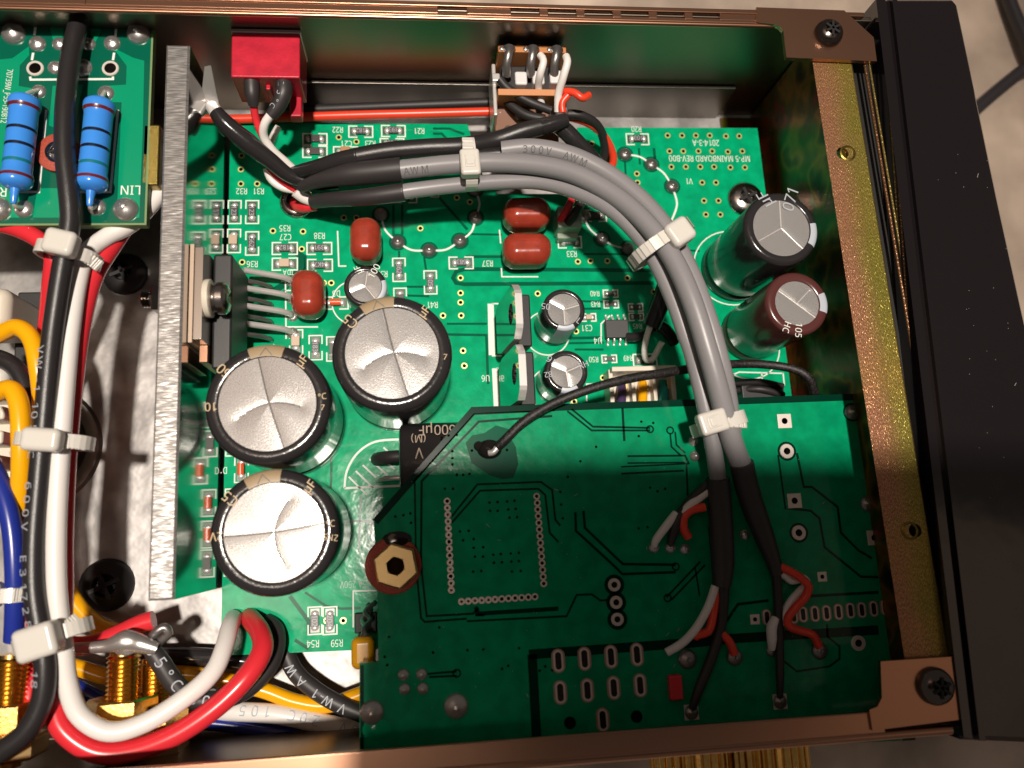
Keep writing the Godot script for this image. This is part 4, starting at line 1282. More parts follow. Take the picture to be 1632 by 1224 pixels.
	for j in 2:
		s2.rbox(Vector3(h.x - 1.6 + j * 4.4, 10.2, h.z + 1.2), Vector3(0.8, 3.6, 5.0), 0.15)
	put(s2, "housing", "cream", t3)
	for j in 3:
		var x: float = h.x - 3.9 + j * 4.3
		var ww := wire([Vector3(x + 0.5, 9.6, h.z - 0.6), Vector3(x, 11.2, h.z + 1.6), Vector3(x - 0.6, 12.2, h.z + 4.5), Vector3(x - 1.4, 12.8, h.z + 9)], 0.95, "wire", ["wire_purple", "wire_yellow", "wire_teal"][j], t3)
		ww.set_meta("label", ["purple wire", "yellow wire", "teal wire"][j])
		s2 = Shape.new()
		s2.rbox(Vector3(x + 1.1, 10.4, h.z + 0.2), Vector3(0.5, 2.0, 1.6), 0.1)
		put(s2, "contact", "brass", t3)
	# dark plug right of the grey cables
	var d := Vector3(57.44, 10, 6.09)
	var t4 := thing("dark_plug", "dark plug with black wires right of the grey cables at the upper board edge", "connector", Vector3(d.x, BOARD, d.z))
	s2 = Shape.new()
	s2.rbox(Vector3(d.x, 9.6, d.z + 1.5), Vector3(9.0, 3.2, 4.5), 0.3)
	put(s2, "housing", "plastic_black", t4)
	for j in 2:
		wire([Vector3(d.x - 5.5, 9.0, d.z - 1.5 + j * 1.6), Vector3(d.x - 1, 11.8, d.z - 1.2 + j * 1.5), Vector3(d.x + 4.2, 11.2, d.z - 0.2 + j * 1.8)], 0.7, "wire", "rubber", t4)
	# clear two-pin plug with a red and a black wire
	var e2 := Vector3(19.14, 12, -29.73)
	var t5 := thing("clear_plug", "translucent two pin plug with red and black wires right of the stacked red capacitors", "connector", Vector3(e2.x, BOARD, e2.z))
	s2 = Shape.new()
	s2.rbox(Vector3(e2.x, 11.2, e2.z), Vector3(5.0, 6.2, 4.6), 0.4)
	s2.rbox(Vector3(e2.x, 9.6, e2.z + 2.6), Vector3(4.4, 2.8, 1.6), 0.3)
	put(s2, "housing", "clear_plastic", t5)
	wire([Vector3(17.19, 14, -28.94), Vector3(18.51, 16, -30.92), Vector3(21.12, 14, -35.97), Vector3(23.57, 13, -40.57)], 0.75, "wire", "wire_red", t5)
	wire([Vector3(18.71, 14, -28.39), Vector3(20.12, 16, -29.98), Vector3(22.74, 15, -33.9), Vector3(25.37, 13, -37.8)], 0.85, "wire", "rubber", t5)
	# sleeved part with a bent white wire beside the eight-legged chip
	var t6 := thing("sleeved_component", "part in black shrink sleeve with a bent white wire beside the grey cables", "component", Vector3(36.19, 8, -5.44))
	wire([Vector3(37.15, 17, -14.09), Vector3(35.88, 15, -10.17), Vector3(34.48, 13.5, -6.72)], 1.9, "sleeve", "sleeve_black", t6)
	wire([Vector3(34.23, 13.5, -6.72), Vector3(33.25, 13.5, -4.16), Vector3(32.95, 12.5, -1.82), Vector3(33.65, 11, -0.45), Vector3(34.96, 11, -0.55), Vector3(35.99, 11, -2.09), Vector3(36.88, 12, -3.79)], 0.62, "wire", "wire_white", t6)
	wire([Vector3(34.87, 13, -6.58), Vector3(32.99, 11, -5.43), Vector3(30.47, 9.6, -5.43)], 1.0, "wire", "sleeve_black", t6)
	wire([Vector3(35.2, 13, -7.48), Vector3(37.75, 12, -6.39), Vector3(40.15, 10, -4.2)], 1.3, "wire", "sleeve_black", t6)
	# amber part in the notch of the upper board
	var m := Vector3(-22.86, 16, 51.78)
	var t7 := thing("amber_capacitor", "amber yellow part with twisted leads in the notch of the upper board", "capacitor", Vector3(m.x, BOARD, m.z))
	s2 = Shape.new()
	s2.rbox(Vector3(m.x, 18.0, m.z), Vector3(4.0, 5.0, 5.4), 1.2, Basis.IDENTITY, 3)
	put(s2, "body", "amber", t7)
	wire([Vector3(-22.92, 19, 49.07), Vector3(-22.62, 17, 47.84), Vector3(-23.28, 14, 46.82), Vector3(-22.28, 12, 45.64), Vector3(-22.64, 10, 44.67)], 0.45, "lead", "solder_dull", t7, 8)
	wire([Vector3(-22.28, 19, 49.11), Vector3(-22.77, 18, 47.93), Vector3(-21.87, 15, 46.8), Vector3(-22.89, 13, 45.51), Vector3(-21.42, 11, 44.32)], 0.45, "lead", "solder_dull", t7, 8)
	s2 = Shape.new()
	s2.rbox(Vector3(-23.1, 9, 47.79), Vector3(4.0, 1.6, 3.6), 0.2)
	put(s2, "socket", "recess", t7)

# ---------- upper board with its solder side up ----------
func upper_board() -> void:
	var t := thing("upper_circuit_board", "darker green upper circuit board with its solder side up at the lower right", "circuit board", Vector3(22.84, 27, 38.95))
	var s := Shape.new()
	s.slab([Vector2(-2.95, 10.8), Vector2(70.27, 10.33), Vector2(70.35, 70.87), Vector2(-23.04, 67.59), Vector2(-22.85, 52.35), Vector2(-19.82, 52.34), Vector2(-19.77, 36.8), Vector2(-20.27, 29.33)], 25.4, 27.0)
	put(s, "laminate", "upper_green", t)
	s = Shape.new()
	for line in [[[Vector3(-19.97, 27.02, 29.76), Vector3(-2.75, 27.02, 11.25), Vector3(70.18, 27.02, 10.92)], 0.85], [[Vector3(70.43, 27.02, 10.92), Vector3(70, 27.02, 70.84)], 1.6], [[Vector3(-22.45, 27.02, 52.67), Vector3(-22.64, 27.02, 67.05)], 0.4],
		[[Vector3(-13.32, 27.02, 37.12), Vector3(-13.19, 27.02, 23.08), Vector3(-2.56, 27.02, 11.92), Vector3(11.68, 27.02, 11.7)], 0.22], [[Vector3(-12.49, 27.02, 37.17), Vector3(-12.02, 27.02, 23.23), Vector3(-1.84, 27.02, 13.27), Vector3(11.18, 27.02, 12.69)], 0.28], [[Vector3(-13.32, 27.02, 37.12), Vector3(-12.71, 27.02, 45.81), Vector3(-12.11, 27.02, 46.45), Vector3(-5.13, 27.02, 46.34)], 0.25], [[Vector3(-12.49, 27.02, 37.17), Vector3(-11.77, 27.02, 45.56), Vector3(-4.05, 27.02, 45.59), Vector3(-3.07, 27.02, 44.73)], 0.25],
		[[Vector3(-7.08, 27.02, 29.39), Vector3(-2.48, 27.02, 24.15), Vector3(8.55, 27.02, 24.17), Vector3(10.45, 27.02, 25.65), Vector3(10.71, 27.02, 30.72), Vector3(11.53, 27.02, 31.82)], 0.25], [[Vector3(-7.11, 27.02, 30.45), Vector3(-2.09, 27.02, 25.24), Vector3(8.04, 27.02, 25.34), Vector3(9.19, 27.02, 26.47), Vector3(9.61, 27.02, 32.91), Vector3(11.04, 27.02, 34.56)], 0.25],
		[[Vector3(13.92, 27.02, 11.88), Vector3(18.1, 27.02, 15.49), Vector3(28.67, 27.02, 15.84)], 0.25], [[Vector3(14.73, 27.02, 11.56), Vector3(18.37, 27.02, 14.82), Vector3(28.7, 27.02, 15.39)], 0.25], [[Vector3(23.94, 27.02, 11.62), Vector3(23.85, 27.02, 17.58)], 0.3], [[Vector3(24.22, 27.02, 20.27), Vector3(34.72, 27.02, 20.55), Vector3(35.27, 27.02, 22.13)], 0.25], [[Vector3(24.13, 27.02, 21.49), Vector3(34.61, 27.02, 21.77)], 0.2],
		[[Vector3(22.95, 27.02, 22.1), Vector3(35.16, 27.02, 22.01)], 0.2], [[Vector3(22.87, 27.02, 23.31), Vector3(34.25, 27.02, 23.2)], 0.25], [[Vector3(32.3, 27.02, 16.41), Vector3(32.33, 27.02, 18.89), Vector3(34.02, 27.02, 20.63)], 0.22], [[Vector3(33.24, 27.02, 16.22), Vector3(33.27, 27.02, 18.59), Vector3(34.76, 27.02, 20.1)], 0.22], [[Vector3(34.81, 27.02, 22.11), Vector3(34.55, 27.02, 27.64)], 0.25],
		[[Vector3(14.3, 27.02, 29.59), Vector3(14.21, 27.02, 32.8), Vector3(20.62, 27.02, 39.16), Vector3(21.85, 27.02, 40.48), Vector3(31.27, 27.02, 40.65)], 0.32], [[Vector3(15.75, 27.02, 29.44), Vector3(15.78, 27.02, 32.34), Vector3(20.74, 27.02, 37.47), Vector3(22.08, 27.02, 38.81), Vector3(31.38, 27.02, 39.39)], 0.32], [[Vector3(-5.14, 27.02, 46.75), Vector3(11.73, 27.02, 46.9), Vector3(13.66, 27.02, 43.5), Vector3(16.27, 27.02, 43.54), Vector3(17.72, 27.02, 44.65), Vector3(19.14, 27.02, 44.63)], 0.25],
		[[Vector3(-3.59, 27.02, 44.5), Vector3(-3.21, 27.02, 45.64), Vector3(10.41, 27.02, 45.59)], 0.5], [[Vector3(-3.74, 27.02, 45.81), Vector3(-2.17, 27.02, 45.9)], 0.3], [[Vector3(5.01, 27.02, 52.69), Vector3(33.91, 27.02, 52.51), Vector3(39.5, 27.02, 52.23), Vector3(66.9, 27.02, 52.38)], 1.1], [[Vector3(5.54, 27.02, 52.72), Vector3(5.62, 27.02, 67.21)], 1.1],
		[[Vector3(39.56, 27.02, 49.32), Vector3(41.85, 27.02, 46.61), Vector3(47.45, 27.02, 46.29)], 0.35], [[Vector3(54.95, 27.02, 45.95), Vector3(67.76, 27.02, 46)], 0.35], [[Vector3(51.95, 27.02, 21.07), Vector3(52.27, 27.02, 30.82)], 0.25], [[Vector3(55.53, 27.02, 20.86), Vector3(56.12, 27.02, 26.98), Vector3(57.65, 27.02, 27.04), Vector3(62.06, 27.02, 30.8), Vector3(62.08, 27.02, 35.35), Vector3(64.98, 27.02, 38.57), Vector3(67.38, 27.02, 40.11)], 0.3],
		[[Vector3(52.76, 27.02, 30.62), Vector3(56.92, 27.02, 31.25), Vector3(58.4, 27.02, 32.64), Vector3(58.73, 27.02, 37.72), Vector3(64.85, 27.02, 43.15), Vector3(68.11, 27.02, 43.42)], 0.3], [[Vector3(29.26, 27.02, 44.76), Vector3(35.8, 27.02, 39.08)], 0.25], [[Vector3(30.11, 27.02, 45.23), Vector3(36.65, 27.02, 39.65)], 0.25], [[Vector3(34.8, 27.02, 40.09), Vector3(35.16, 27.02, 44.88)], 0.2],
		[[Vector3(-11.82, 27.02, 54.71), Vector3(-7.08, 27.02, 54.62)], 0.25], [[Vector3(-11.63, 27.02, 55.22), Vector3(-7.11, 27.02, 55.31)], 0.25], [[Vector3(57.58, 27.02, 50.88), Vector3(57.44, 27.02, 52.98), Vector3(59.41, 27.02, 54.67), Vector3(59.15, 27.02, 56.75), Vector3(57.18, 27.02, 57.87), Vector3(51.22, 27.02, 58.32), Vector3(49.16, 27.02, 56.54)], 0.25], [[Vector3(37.92, 27.02, 33.25), Vector3(37.89, 27.02, 39.71)], 0.25]]:
		s.ribbon(line[0], line[1] * 1.45)
	for p in [Vector3(20.29, 27.02, 42.19), Vector3(20.41, 27.02, 45.11), Vector3(20.43, 27.02, 47.91), Vector3(53.67, 27.02, 20.45), Vector3(54.25, 27.02, 34.99), Vector3(67, 27.02, 13.75), Vector3(-7.37, 27.02, 60), Vector3(-20.95, 27.02, 60.04)]:
		s.ring(p, 1.1, 1.75, 20)
	for p in [Vector3(28.68, 27.02, 15.62), Vector3(32.34, 27.02, 15.96), Vector3(31.35, 27.02, 39.7), Vector3(-7.09, 27.02, 54.92), Vector3(29.47, 27.02, 44.88)]:
		s.ring(p, 0.45, 0.75, 14)
	put(s, "etched_gap", "upper_gap", t).set_meta("kind", "stuff")
	var tinned := Color(0.72, 0.60, 0.53)
	var dark := Color(0.012, 0.010, 0.010)
	var small := via_mesh(0.30, 0.60, tinned, dark, 0.06)
	var filled := via_mesh(0.22, 0.60, tinned, Color(0.30, 0.2, 0.17), 0.10)
	# the two rows and the foot of pads of a module on the other side
	for k in 14:
		var a := Vector3(-7.78, 27.01, 26.79).lerp(Vector3(-7.54, 27.01, 41.57), k / 13.0)
		var b := Vector3(7.69, 27.01, 26.61).lerp(Vector3(8.12, 27.01, 41.33), k / 13.0)
		piece(filled if k in [1, 2, 3, 4, 5, 7, 9, 10, 12, 13] else small, "pad", "pad", t, a)
		piece(small, "pad", "pad", t, b)
	for k in 12:
		piece(filled if k < 6 else small, "pad", "pad", t, Vector3(-5.91, 27.01, 43.53).lerp(Vector3(6.5, 27.01, 43.42), k / 11.0))
	var round_pad := via_mesh(0.62, 1.35, Color(0.74, 0.66, 0.60), dark, 0.10)
	for p in [Vector3(53.68, 27.01, 20.45), Vector3(54.25, 27.01, 34.99), Vector3(62.92, 27.01, 54.36)]:
		piece(round_pad, "pad", "pad", t, p)
	var mid_pad := via_mesh(0.52, 1.12, Color(0.74, 0.66, 0.60), dark, 0.10)
	for p in [Vector3(20.29, 27.01, 42.19), Vector3(20.42, 27.01, 45.11), Vector3(20.43, 27.01, 47.91)]:
		piece(mid_pad, "pad", "pad", t, p)
	for e in [[Vector3(53.82, 27.01, 14.96), 2.6], [Vector3(54.08, 27.01, 29.35), 2.6], [Vector3(57.65, 27.01, 42.77), 1.7], [Vector3(44.63, 27.01, 49.29), 1.7], [Vector3(68.22, 27.01, 36.52), 2.6], [Vector3(47.65, 27.01, 63), 2.5], [Vector3(32.03, 27.01, 63.66), 2.5]]:
		s = Shape.new()
		var w: float = e[1]
		s.tint = Color(0.74, 0.66, 0.60)
		s.rbox(e[0] + Vector3(0, 0.05, 0), Vector3(w, 0.12, w), 0.05)
		s.tint = dark
		s.ring(e[0] + Vector3(0, 0.125, 0), 0, w * 0.22, 16)
		put(s, "square_pad", "pad", t)
	# slotted pads
	var slot := func(h: float, w: float, inner: bool) -> Array:
		var o := []
		for j in 24:
			var a := TAU * j / 24
			o.append(Vector2(cos(a) * w, sin(a) * w + (h - w) * (1 if sin(a) > 0 else -1)))
		return o
	s = Shape.new()
	for q in [[1.95, 1.15, 0.0, 0.08, Color(0.42, 0.27, 0.22)], [1.75, 0.85, 0.08, 0.12, Color(0.74, 0.63, 0.56)], [1.40, 0.52, 0.12, 0.125, dark]]:
		s.tint = q[4]
		s.slab(slot.call(q[0], q[1], false), q[2], q[3])
	var slotted := s.mesh()
	for p in [Vector3(9.89, 27.01, 54), Vector3(14.35, 27.01, 53.94), Vector3(18.88, 27.01, 53.9), Vector3(23.37, 27.01, 53.82), Vector3(9.95, 27.01, 59.04), Vector3(14.51, 27.01, 58.99), Vector3(19.01, 27.01, 58.89), Vector3(23.54, 27.01, 58.78), Vector3(16.81, 27.01, 63.8)]:
		piece(slotted, "slotted_pad", "pad", t, p, Basis(Vector3.UP, 0.02))
	for p in [Vector3(46.81, 27.01, 49.1), Vector3(51.66, 27.01, 49.06), Vector3(53.39, 27.01, 48.95), Vector3(55.57, 27.01, 48.97), Vector3(57.7, 27.01, 48.98), Vector3(59.91, 27.01, 48.89), Vector3(62.13, 27.01, 48.81), Vector3(64.23, 27.01, 48.82), Vector3(66.46, 27.01, 48.73), Vector3(68.59, 27.01, 48.63)]:
		piece(slotted, "header_pad", "pad", t, p, Basis.from_scale(Vector3(0.78, 1, 0.72)))
	var hole := Shape.new()
	hole.tint = dark
	hole.ring(Vector3.ZERO, 0, 1.0, 18)
	var hm := hole.mesh()
	for p in [Vector3(11.29, 27.02, 63.91), Vector3(22.59, 27.02, 63.71), Vector3(67.71, 27.02, 30.49)]:
		piece(hm, "locating_hole", "recess", t, p)
	s = Shape.new()
	for p in [Vector3(-16.6, 27.02, 28.97), Vector3(-15.23, 27.02, 28.82), Vector3(-14.06, 27.02, 28.56), Vector3(-13.99, 27.02, 30.13), Vector3(-15.43, 27.02, 33.09), Vector3(-8.1, 27.02, 24.67), Vector3(-6.71, 27.02, 24.73), Vector3(-0.55, 27.02, 27.34), Vector3(0.85, 27.02, 27.29), Vector3(2.48, 27.02, 27.26), Vector3(3.79, 27.02, 27.21), Vector3(-0.5, 27.02, 28.73), Vector3(0.79, 27.02, 28.79), Vector3(2.64, 27.02, 28.65), Vector3(3.94, 27.02, 28.6), Vector3(2.79, 27.02, 30.04), Vector3(4.09, 27.02, 30), Vector3(-5.78, 27.02, 31.98), Vector3(-4.28, 27.02, 31.94), Vector3(-5.3, 27.02, 33.47), Vector3(-3.48, 27.02, 33.35), Vector3(-3.54, 27.02, 34.81), Vector3(-1.93, 27.02, 34.78), Vector3(-3.38, 27.02, 36.28), Vector3(-2, 27.02, 36.34), Vector3(-0.28, 27.02, 36.12), Vector3(1.01, 27.02, 36.08), Vector3(2.73, 27.02, 36.06), Vector3(4.13, 27.02, 36.02), Vector3(-0.23, 27.02, 37.47), Vector3(1.16, 27.02, 37.44), Vector3(2.77, 27.02, 37.42), Vector3(4.06, 27.02, 37.38), Vector3(-3.79, 27.02, 38.74), Vector3(-2.41, 27.02, 38.71), Vector3(2.8, 27.02, 39.08), Vector3(4.3, 27.02, 39.06), Vector3(-8.36, 27.02, 15.81), Vector3(-7.16, 27.02, 15.52), Vector3(-5.75, 27.02, 15.46), Vector3(2.77, 27.02, 16.19), Vector3(2.89, 27.02, 18.39), Vector3(-3.23, 27.02, 18.28), Vector3(-0.62, 27.02, 18.48), Vector3(-6.6, 27.02, 18.27), Vector3(-6.64, 27.02, 19.46), Vector3(-6.68, 27.02, 20.54), Vector3(-5.98, 27.02, 22.4), Vector3(-4.91, 27.02, 22.44), Vector3(-3.82, 27.02, 22.27), Vector3(11.86, 27.02, 26.04), Vector3(11.85, 27.02, 28.2), Vector3(12.04, 27.02, 30.57), Vector3(26.53, 27.02, 16.78), Vector3(27.19, 27.02, 14.21), Vector3(29.35, 27.02, 14.51), Vector3(-5.21, 27.02, 51.36), Vector3(-2.6, 27.02, 51.42), Vector3(3.38, 27.02, 51.58), Vector3(7.65, 27.02, 54.76), Vector3(6.67, 27.02, 55.39), Vector3(8.78, 27.02, 55.43), Vector3(1.46, 27.02, 54.27), Vector3(0.4, 27.02, 54.7), Vector3(41.63, 27.02, 25.72), Vector3(41.94, 27.02, 27.28), Vector3(27.87, 27.02, 25.93), Vector3(29.17, 27.02, 26.64), Vector3(30.56, 27.02, 26.26), Vector3(-18.02, 27.02, 48.5), Vector3(-18.79, 27.02, 51.62), Vector3(-18.41, 27.02, 52.92), Vector3(15.73, 27.02, 20.84), Vector3(18.7, 27.02, 18.41), Vector3(13.34, 27.02, 23.49), Vector3(26.88, 27.02, 32.74), Vector3(25.3, 27.02, 32.89), Vector3(-9.75, 27.02, 47.49), Vector3(-10.9, 27.02, 51.41)]:
		s.ring(p, 0, 0.24, 8)
	put(s, "tiny_via", "recess", t).set_meta("kind", "stuff")
	var blob := blob_mesh(0.2)
	for p in [Vector3(-15.8, 27.01, 54.56), Vector3(-12.84, 27.01, 54.65), Vector3(-15.64, 27.01, 56.82), Vector3(-12.7, 27.01, 56.91), Vector3(27.72, 27.01, 36.32), Vector3(30.62, 27.01, 36.47), Vector3(33.18, 27.01, 36.8), Vector3(36.44, 27.01, 18.02), Vector3(36.43, 27.01, 20.72), Vector3(44.19, 27.01, 34.85)]:
		piece(blob, "solder_joint", "solder", t, p, sized(1.0, 1.3))
	for e in [[Vector3(-7.37, 27.01, 60), 2.1], [Vector3(-20.95, 27.01, 60.04), 2.0], [Vector3(67, 27.01, 13.75), 1.5], [Vector3(32.02, 27.01, 55.07), 1.7], [Vector3(40.32, 27.01, 55.27), 1.5], [Vector3(47.11, 27.01, 54.66), 1.1], [Vector3(55.68, 27.01, 55.18), 1.5], [Vector3(32, 27.1, 63.64), 1.2], [Vector3(47.62, 27.1, 62.98), 1.2], [Vector3(67.71, 27.01, 30.49), 1.4]]:
		piece(blob, "solder_joint", "solder" if e[1] > 1.8 else "solder_dull", t, e[0], sized(e[1], 0.95))
	s = Shape.new()
	s.lathe([Vector2(2.3, 0), Vector2(1.9, 0.3), Vector2(0.8, 0.5), Vector2(0, 0.52)], 20, Transform3D(Basis.from_scale(Vector3(1, 1, 0.7)), Vector3(-20.29, 27, 62.68)))
	put(s, "flux_drop", "board", t)
	# red block part by the lower joints
	s = Shape.new()
	s.rbox(Vector3(29.39, 27.6, 59.36), Vector3(2.3, 1.4, 4.0), 0.3)
	put(s, "red_block", "wire_red", t)
	# flux left round the braided lead
	s = Shape.new()
	s.slab([Vector2(-4.27, 16.93), Vector2(-3.14, 15.66), Vector2(-0.93, 15.29), Vector2(1.1, 14.03), Vector2(3.5, 14.78), Vector2(3.74, 16.55), Vector2(4.45, 17.9), Vector2(4.75, 20.97), Vector2(3.76, 23.33), Vector2(1.78, 23.46), Vector2(-0.57, 22.51), Vector2(-3.32, 20.45)], 27.02, 27.02)
	put(s, "flux_stain", "flux_stain", t)
	# brass nut on a red fibre washer
	var w := Vector3(-17.08, 27, 37.04)
	var n := thing("fixing_nut", "brass hexagon nut on a red fibre washer at the left edge of the upper board", "nut", w)
	s = Shape.new()
	s.lathe([Vector2(2.2, 0.02), Vector2(4.65, 0.02), Vector2(4.7, 0.3), Vector2(4.65, 0.9), Vector2(4.4, 1.1), Vector2(2.2, 1.1)], 40, Transform3D(Basis.IDENTITY, w))
	put(s, "fibre_washer", "fibre_red", n)
	s = Shape.new()
	var nut_at := Transform3D(Basis.IDENTITY, w + Vector3(0.5, 0, 0))
	s.hexagon(3.85, 1.1, 4.2, 1.62, nut_at, 0.35)
	s.lathe([Vector2(1.62, 4.2), Vector2(1.45, 3.9), Vector2(1.45, 1.1)], 24, nut_at)
	put(s, "hexagon", "brass", n)
	s = Shape.new()
	s.ring(w + Vector3(0.5, 2.6, 0), 0, 1.46, 20)
	put(s, "bore", "dark_steel", n)
	s = Shape.new()
	s.lathe([Vector2(2.5, 0), Vector2(2.2, 0.5), Vector2(1.2, 0.9), Vector2(0, 1.0)], 24, Transform3D(Basis.from_scale(Vector3(1, 1.6, 0.55)), w + Vector3(0.7, 0.2, -4.2)))
	put(s, "flux_drop", "flux", n)
	# thin braided lead soldered to the board
	var lead := thing("braided_lead", "thin braided black lead soldered to the upper board and looping under the grey cables", "wire", Vector3(1.32, 29, 17.56))
	wire([Vector3(1.16, 28.2, 17.91), Vector3(2.55, 29, 16.74), Vector3(5.73, 30, 13.93), Vector3(10.64, 31, 11.18), Vector3(17.18, 32, 8.91), Vector3(24.06, 31.5, 7.23), Vector3(31.35, 30, 6.01), Vector3(39.43, 27, 4.56), Vector3(47.44, 25, 3.75), Vector3(53.49, 25, 4.14), Vector3(57.78, 26, 5.41), Vector3(60.02, 26, 7.26), Vector3(61.79, 24, 9.92), Vector3(63.69, 20, 11.74)], 0.82, "sheath", "braid", lead)
	s = Shape.new()
	s.lathe([Vector2(1.9, 0), Vector2(1.7, 0.5), Vector2(0.9, 1.0), Vector2(0, 1.15)], 22, Transform3D(Basis.from_scale(Vector3(1.15, 1, 0.9)), Vector3(-0.17, 27, 18.17)))
	s.lathe([Vector2(0.9, 0), Vector2(0.7, 0.5), Vector2(0, 0.75)], 18, Transform3D(Basis.IDENTITY, Vector3(-2.01, 27, 17.56)))
	put(s, "solder_joint", "flux", lead)
	wire([Vector3(1.49, 28.4, 17.5), Vector3(0.47, 28.2, 18.75), Vector3(-0.38, 27.9, 18.91)], 0.55, "bare_end", "tin", lead)

# ---------- input board with the two blue resistors ----------
func input_board() -> void:
	var t := thing("input_circuit_board", "small dark green circuit board at the upper left carrying two blue resistors", "circuit board", Vector3(-75, INPUT, -43))
	var x1 := -58.35
	var z1 := -22.9
	var s := Shape.new()
	s.slab([Vector2(-100, -66), Vector2(x1, -66), Vector2(x1, z1), Vector2(-100, z1)], 26.45, 28.0)
	put(s, "laminate", "input_dark", t)
	s = Shape.new()
	s.quad(Vector3(x1 + 0.01, 26.4, -66), Vector3(x1 + 0.01, 28.0, -66), Vector3(x1 + 0.01, 28.0, z1), Vector3(x1 + 0.01, 26.4, z1), Vector3.RIGHT)
	s.quad(Vector3(-100, 26.4, z1 + 0.01), Vector3(-100, 28, z1 + 0.01), Vector3(x1, 28, z1 + 0.01), Vector3(x1, 26.4, z1 + 0.01), Vector3.BACK)
	s.slab([Vector2(x1 - 0.35, -66), Vector2(x1, -66), Vector2(x1, z1), Vector2(-100, z1), Vector2(-100, z1 - 0.35), Vector2(x1 - 0.35, z1 - 0.35)], 28.0, 28.012)
	put(s, "cut_edge", "board_edge", t)
	s = Shape.new()
	for area in [[Vector2(-65.25, -56.67), Vector2(-61.72, -54.76), Vector2(-59.75, -54.17), Vector2(-59.54, -41.57), Vector2(-59.57, -24.23), Vector2(-63.32, -24.25), Vector2(-63.33, -46), Vector2(-66.2, -45.96), Vector2(-66.23, -49.13), Vector2(-62.71, -49.43), Vector2(-62.74, -53.12)], [Vector2(-75.95, -64.68), Vector2(-74.02, -64.74), Vector2(-73.84, -59.1), Vector2(-74.67, -56.47), Vector2(-75.61, -58.19), Vector2(-76.15, -60.29)], [Vector2(-69.49, -64.86), Vector2(-67.33, -64.92), Vector2(-67.53, -59.62), Vector2(-68.31, -57.6), Vector2(-68.91, -56.6)], [Vector2(-86.29, -53.66), Vector2(-82.15, -54.23), Vector2(-79.55, -56.61), Vector2(-79.35, -54.9), Vector2(-80.81, -52.91), Vector2(-80.78, -48.9), Vector2(-78.45, -48.46), Vector2(-77.59, -29.69), Vector2(-79.32, -24.32), Vector2(-84.36, -24.34)], [Vector2(-75.13, -48.99), Vector2(-70.07, -49.31), Vector2(-70.96, -41.46), Vector2(-74.07, -40.83), Vector2(-75.35, -41.42)], [Vector2(-62.97, -65.05), Vector2(-59.9, -65.13), Vector2(-60.01, -61.95), Vector2(-61.64, -61.53)], [Vector2(-83.19, -64.48), Vector2(-80.01, -64.57), Vector2(-81.12, -61.78), Vector2(-83.2, -61.23)], [Vector2(-76.57, -29.69), Vector2(-69.16, -29.69), Vector2(-69.32, -24.27), Vector2(-77.08, -24.31)]]:
		s.slab(area, 28.0, 28.03)
	put(s, "copper_area", "input_copper", t)
	s = Shape.new()
	for line in [[Vector3(-78.51, 28.05, -64.83), Vector3(-78.71, 28.05, -58.83)], [Vector3(-78.72, 28.05, -55.37), Vector3(-78.85, 28.05, -53.9)], [Vector3(-64.71, 28.05, -65.22), Vector3(-64.89, 28.05, -58.9)], [Vector3(-64.98, 28.05, -55.66), Vector3(-65.13, 28.05, -54.16)], [Vector3(-78.98, 28.05, -50.72), Vector3(-78.84, 28.05, -50.12), Vector3(-64.99, 28.05, -50.47), Vector3(-65.01, 28.05, -50.96)], [Vector3(-63.89, 28.05, -44.51), Vector3(-64.54, 28.05, -28.97), Vector3(-70.35, 28.05, -28.98)], [Vector3(-75.91, 28.05, -44.37), Vector3(-76.31, 28.05, -28.98), Vector3(-80.59, 28.05, -28.98)]]:
		s.ribbon(line, 0.42)
	put(s, "printed_outline", "silk", t).set_meta("kind", "stuff")
	letters("LIN", 1.7, Vector3(-61.2, 28.05, -29.32), Vector3.LEFT, Vector3(0, 0, 1), "silk", t)
	letters("RIN", 1.7, Vector3(-83.32, 28.05, -28.98), Vector3.LEFT, Vector3(0, 0, 1), "silk", t)
	letters("LOUT", 1.7, Vector3(-61.49, 28.05, -63.91), Vector3.LEFT, Vector3(0, 0, 1), "silk", t)
	letters("ROUT", 1.7, Vector3(-81.61, 28.05, -63.24), Vector3.LEFT, Vector3(0, 0, 1), "silk_dim", t)
	letters("70739W_P55-190812", 0.80, Vector3(-82.61, 28.05, -46.92), Vector3(-0.045, 0, 1), Vector3(1, 0, 0), "silk", t, 1.25)
	var blob := blob_mesh(0.15)
	for e in [[Vector3(-82.23, 28, -59.02), 2.1], [Vector3(-60.91, 28, -59.53), 2.1], [Vector3(-61.82, 28, -25.74), 2.2], [Vector3(-82.64, 28, -25.81), 2.2], [Vector3(-78.1, 28, -57.14), 1.5], [Vector3(-65.4, 28, -57.54), 1.5], [Vector3(-69.48, 28, -57.33), 1.3], [Vector3(-74.39, 28, -57.22), 1.3], [Vector3(-77.38, 28, -47.87), 1.3], [Vector3(-66.06, 28, -47.67), 1.5], [Vector3(-78.6, 28, -25.91), 1.6], [Vector3(-66.72, 28, -26.22), 1.6], [Vector3(-70.33, 28, -52.61), 1.8], [Vector3(-74.89, 28, -52.53), 1.3]]:
		piece(blob, "solder_joint", "solder", t, e[0], sized(e[1], 1.15 if e[1] > 2 else 0.9))
	var open := via_mesh(1.0, 1.5, Color(0.70, 0.64, 0.58), Color(0.03, 0.012, 0.008), 0.16)
	for p in [Vector3(-78.25, 28, -52.35), Vector3(-65.52, 28, -52.58)]:
		piece(open, "open_pad", "pad", t, p)
	var dot := via_mesh(0.3, 0.68, Color(0.05, 0.05, 0.045), Color(0.12, 0.10, 0.09), 0.1)
	for p in [Vector3(-76.89, 28, -62.14), Vector3(-66.35, 28, -62.42)]:
		piece(dot, "pin_hole", "pad", t, p)
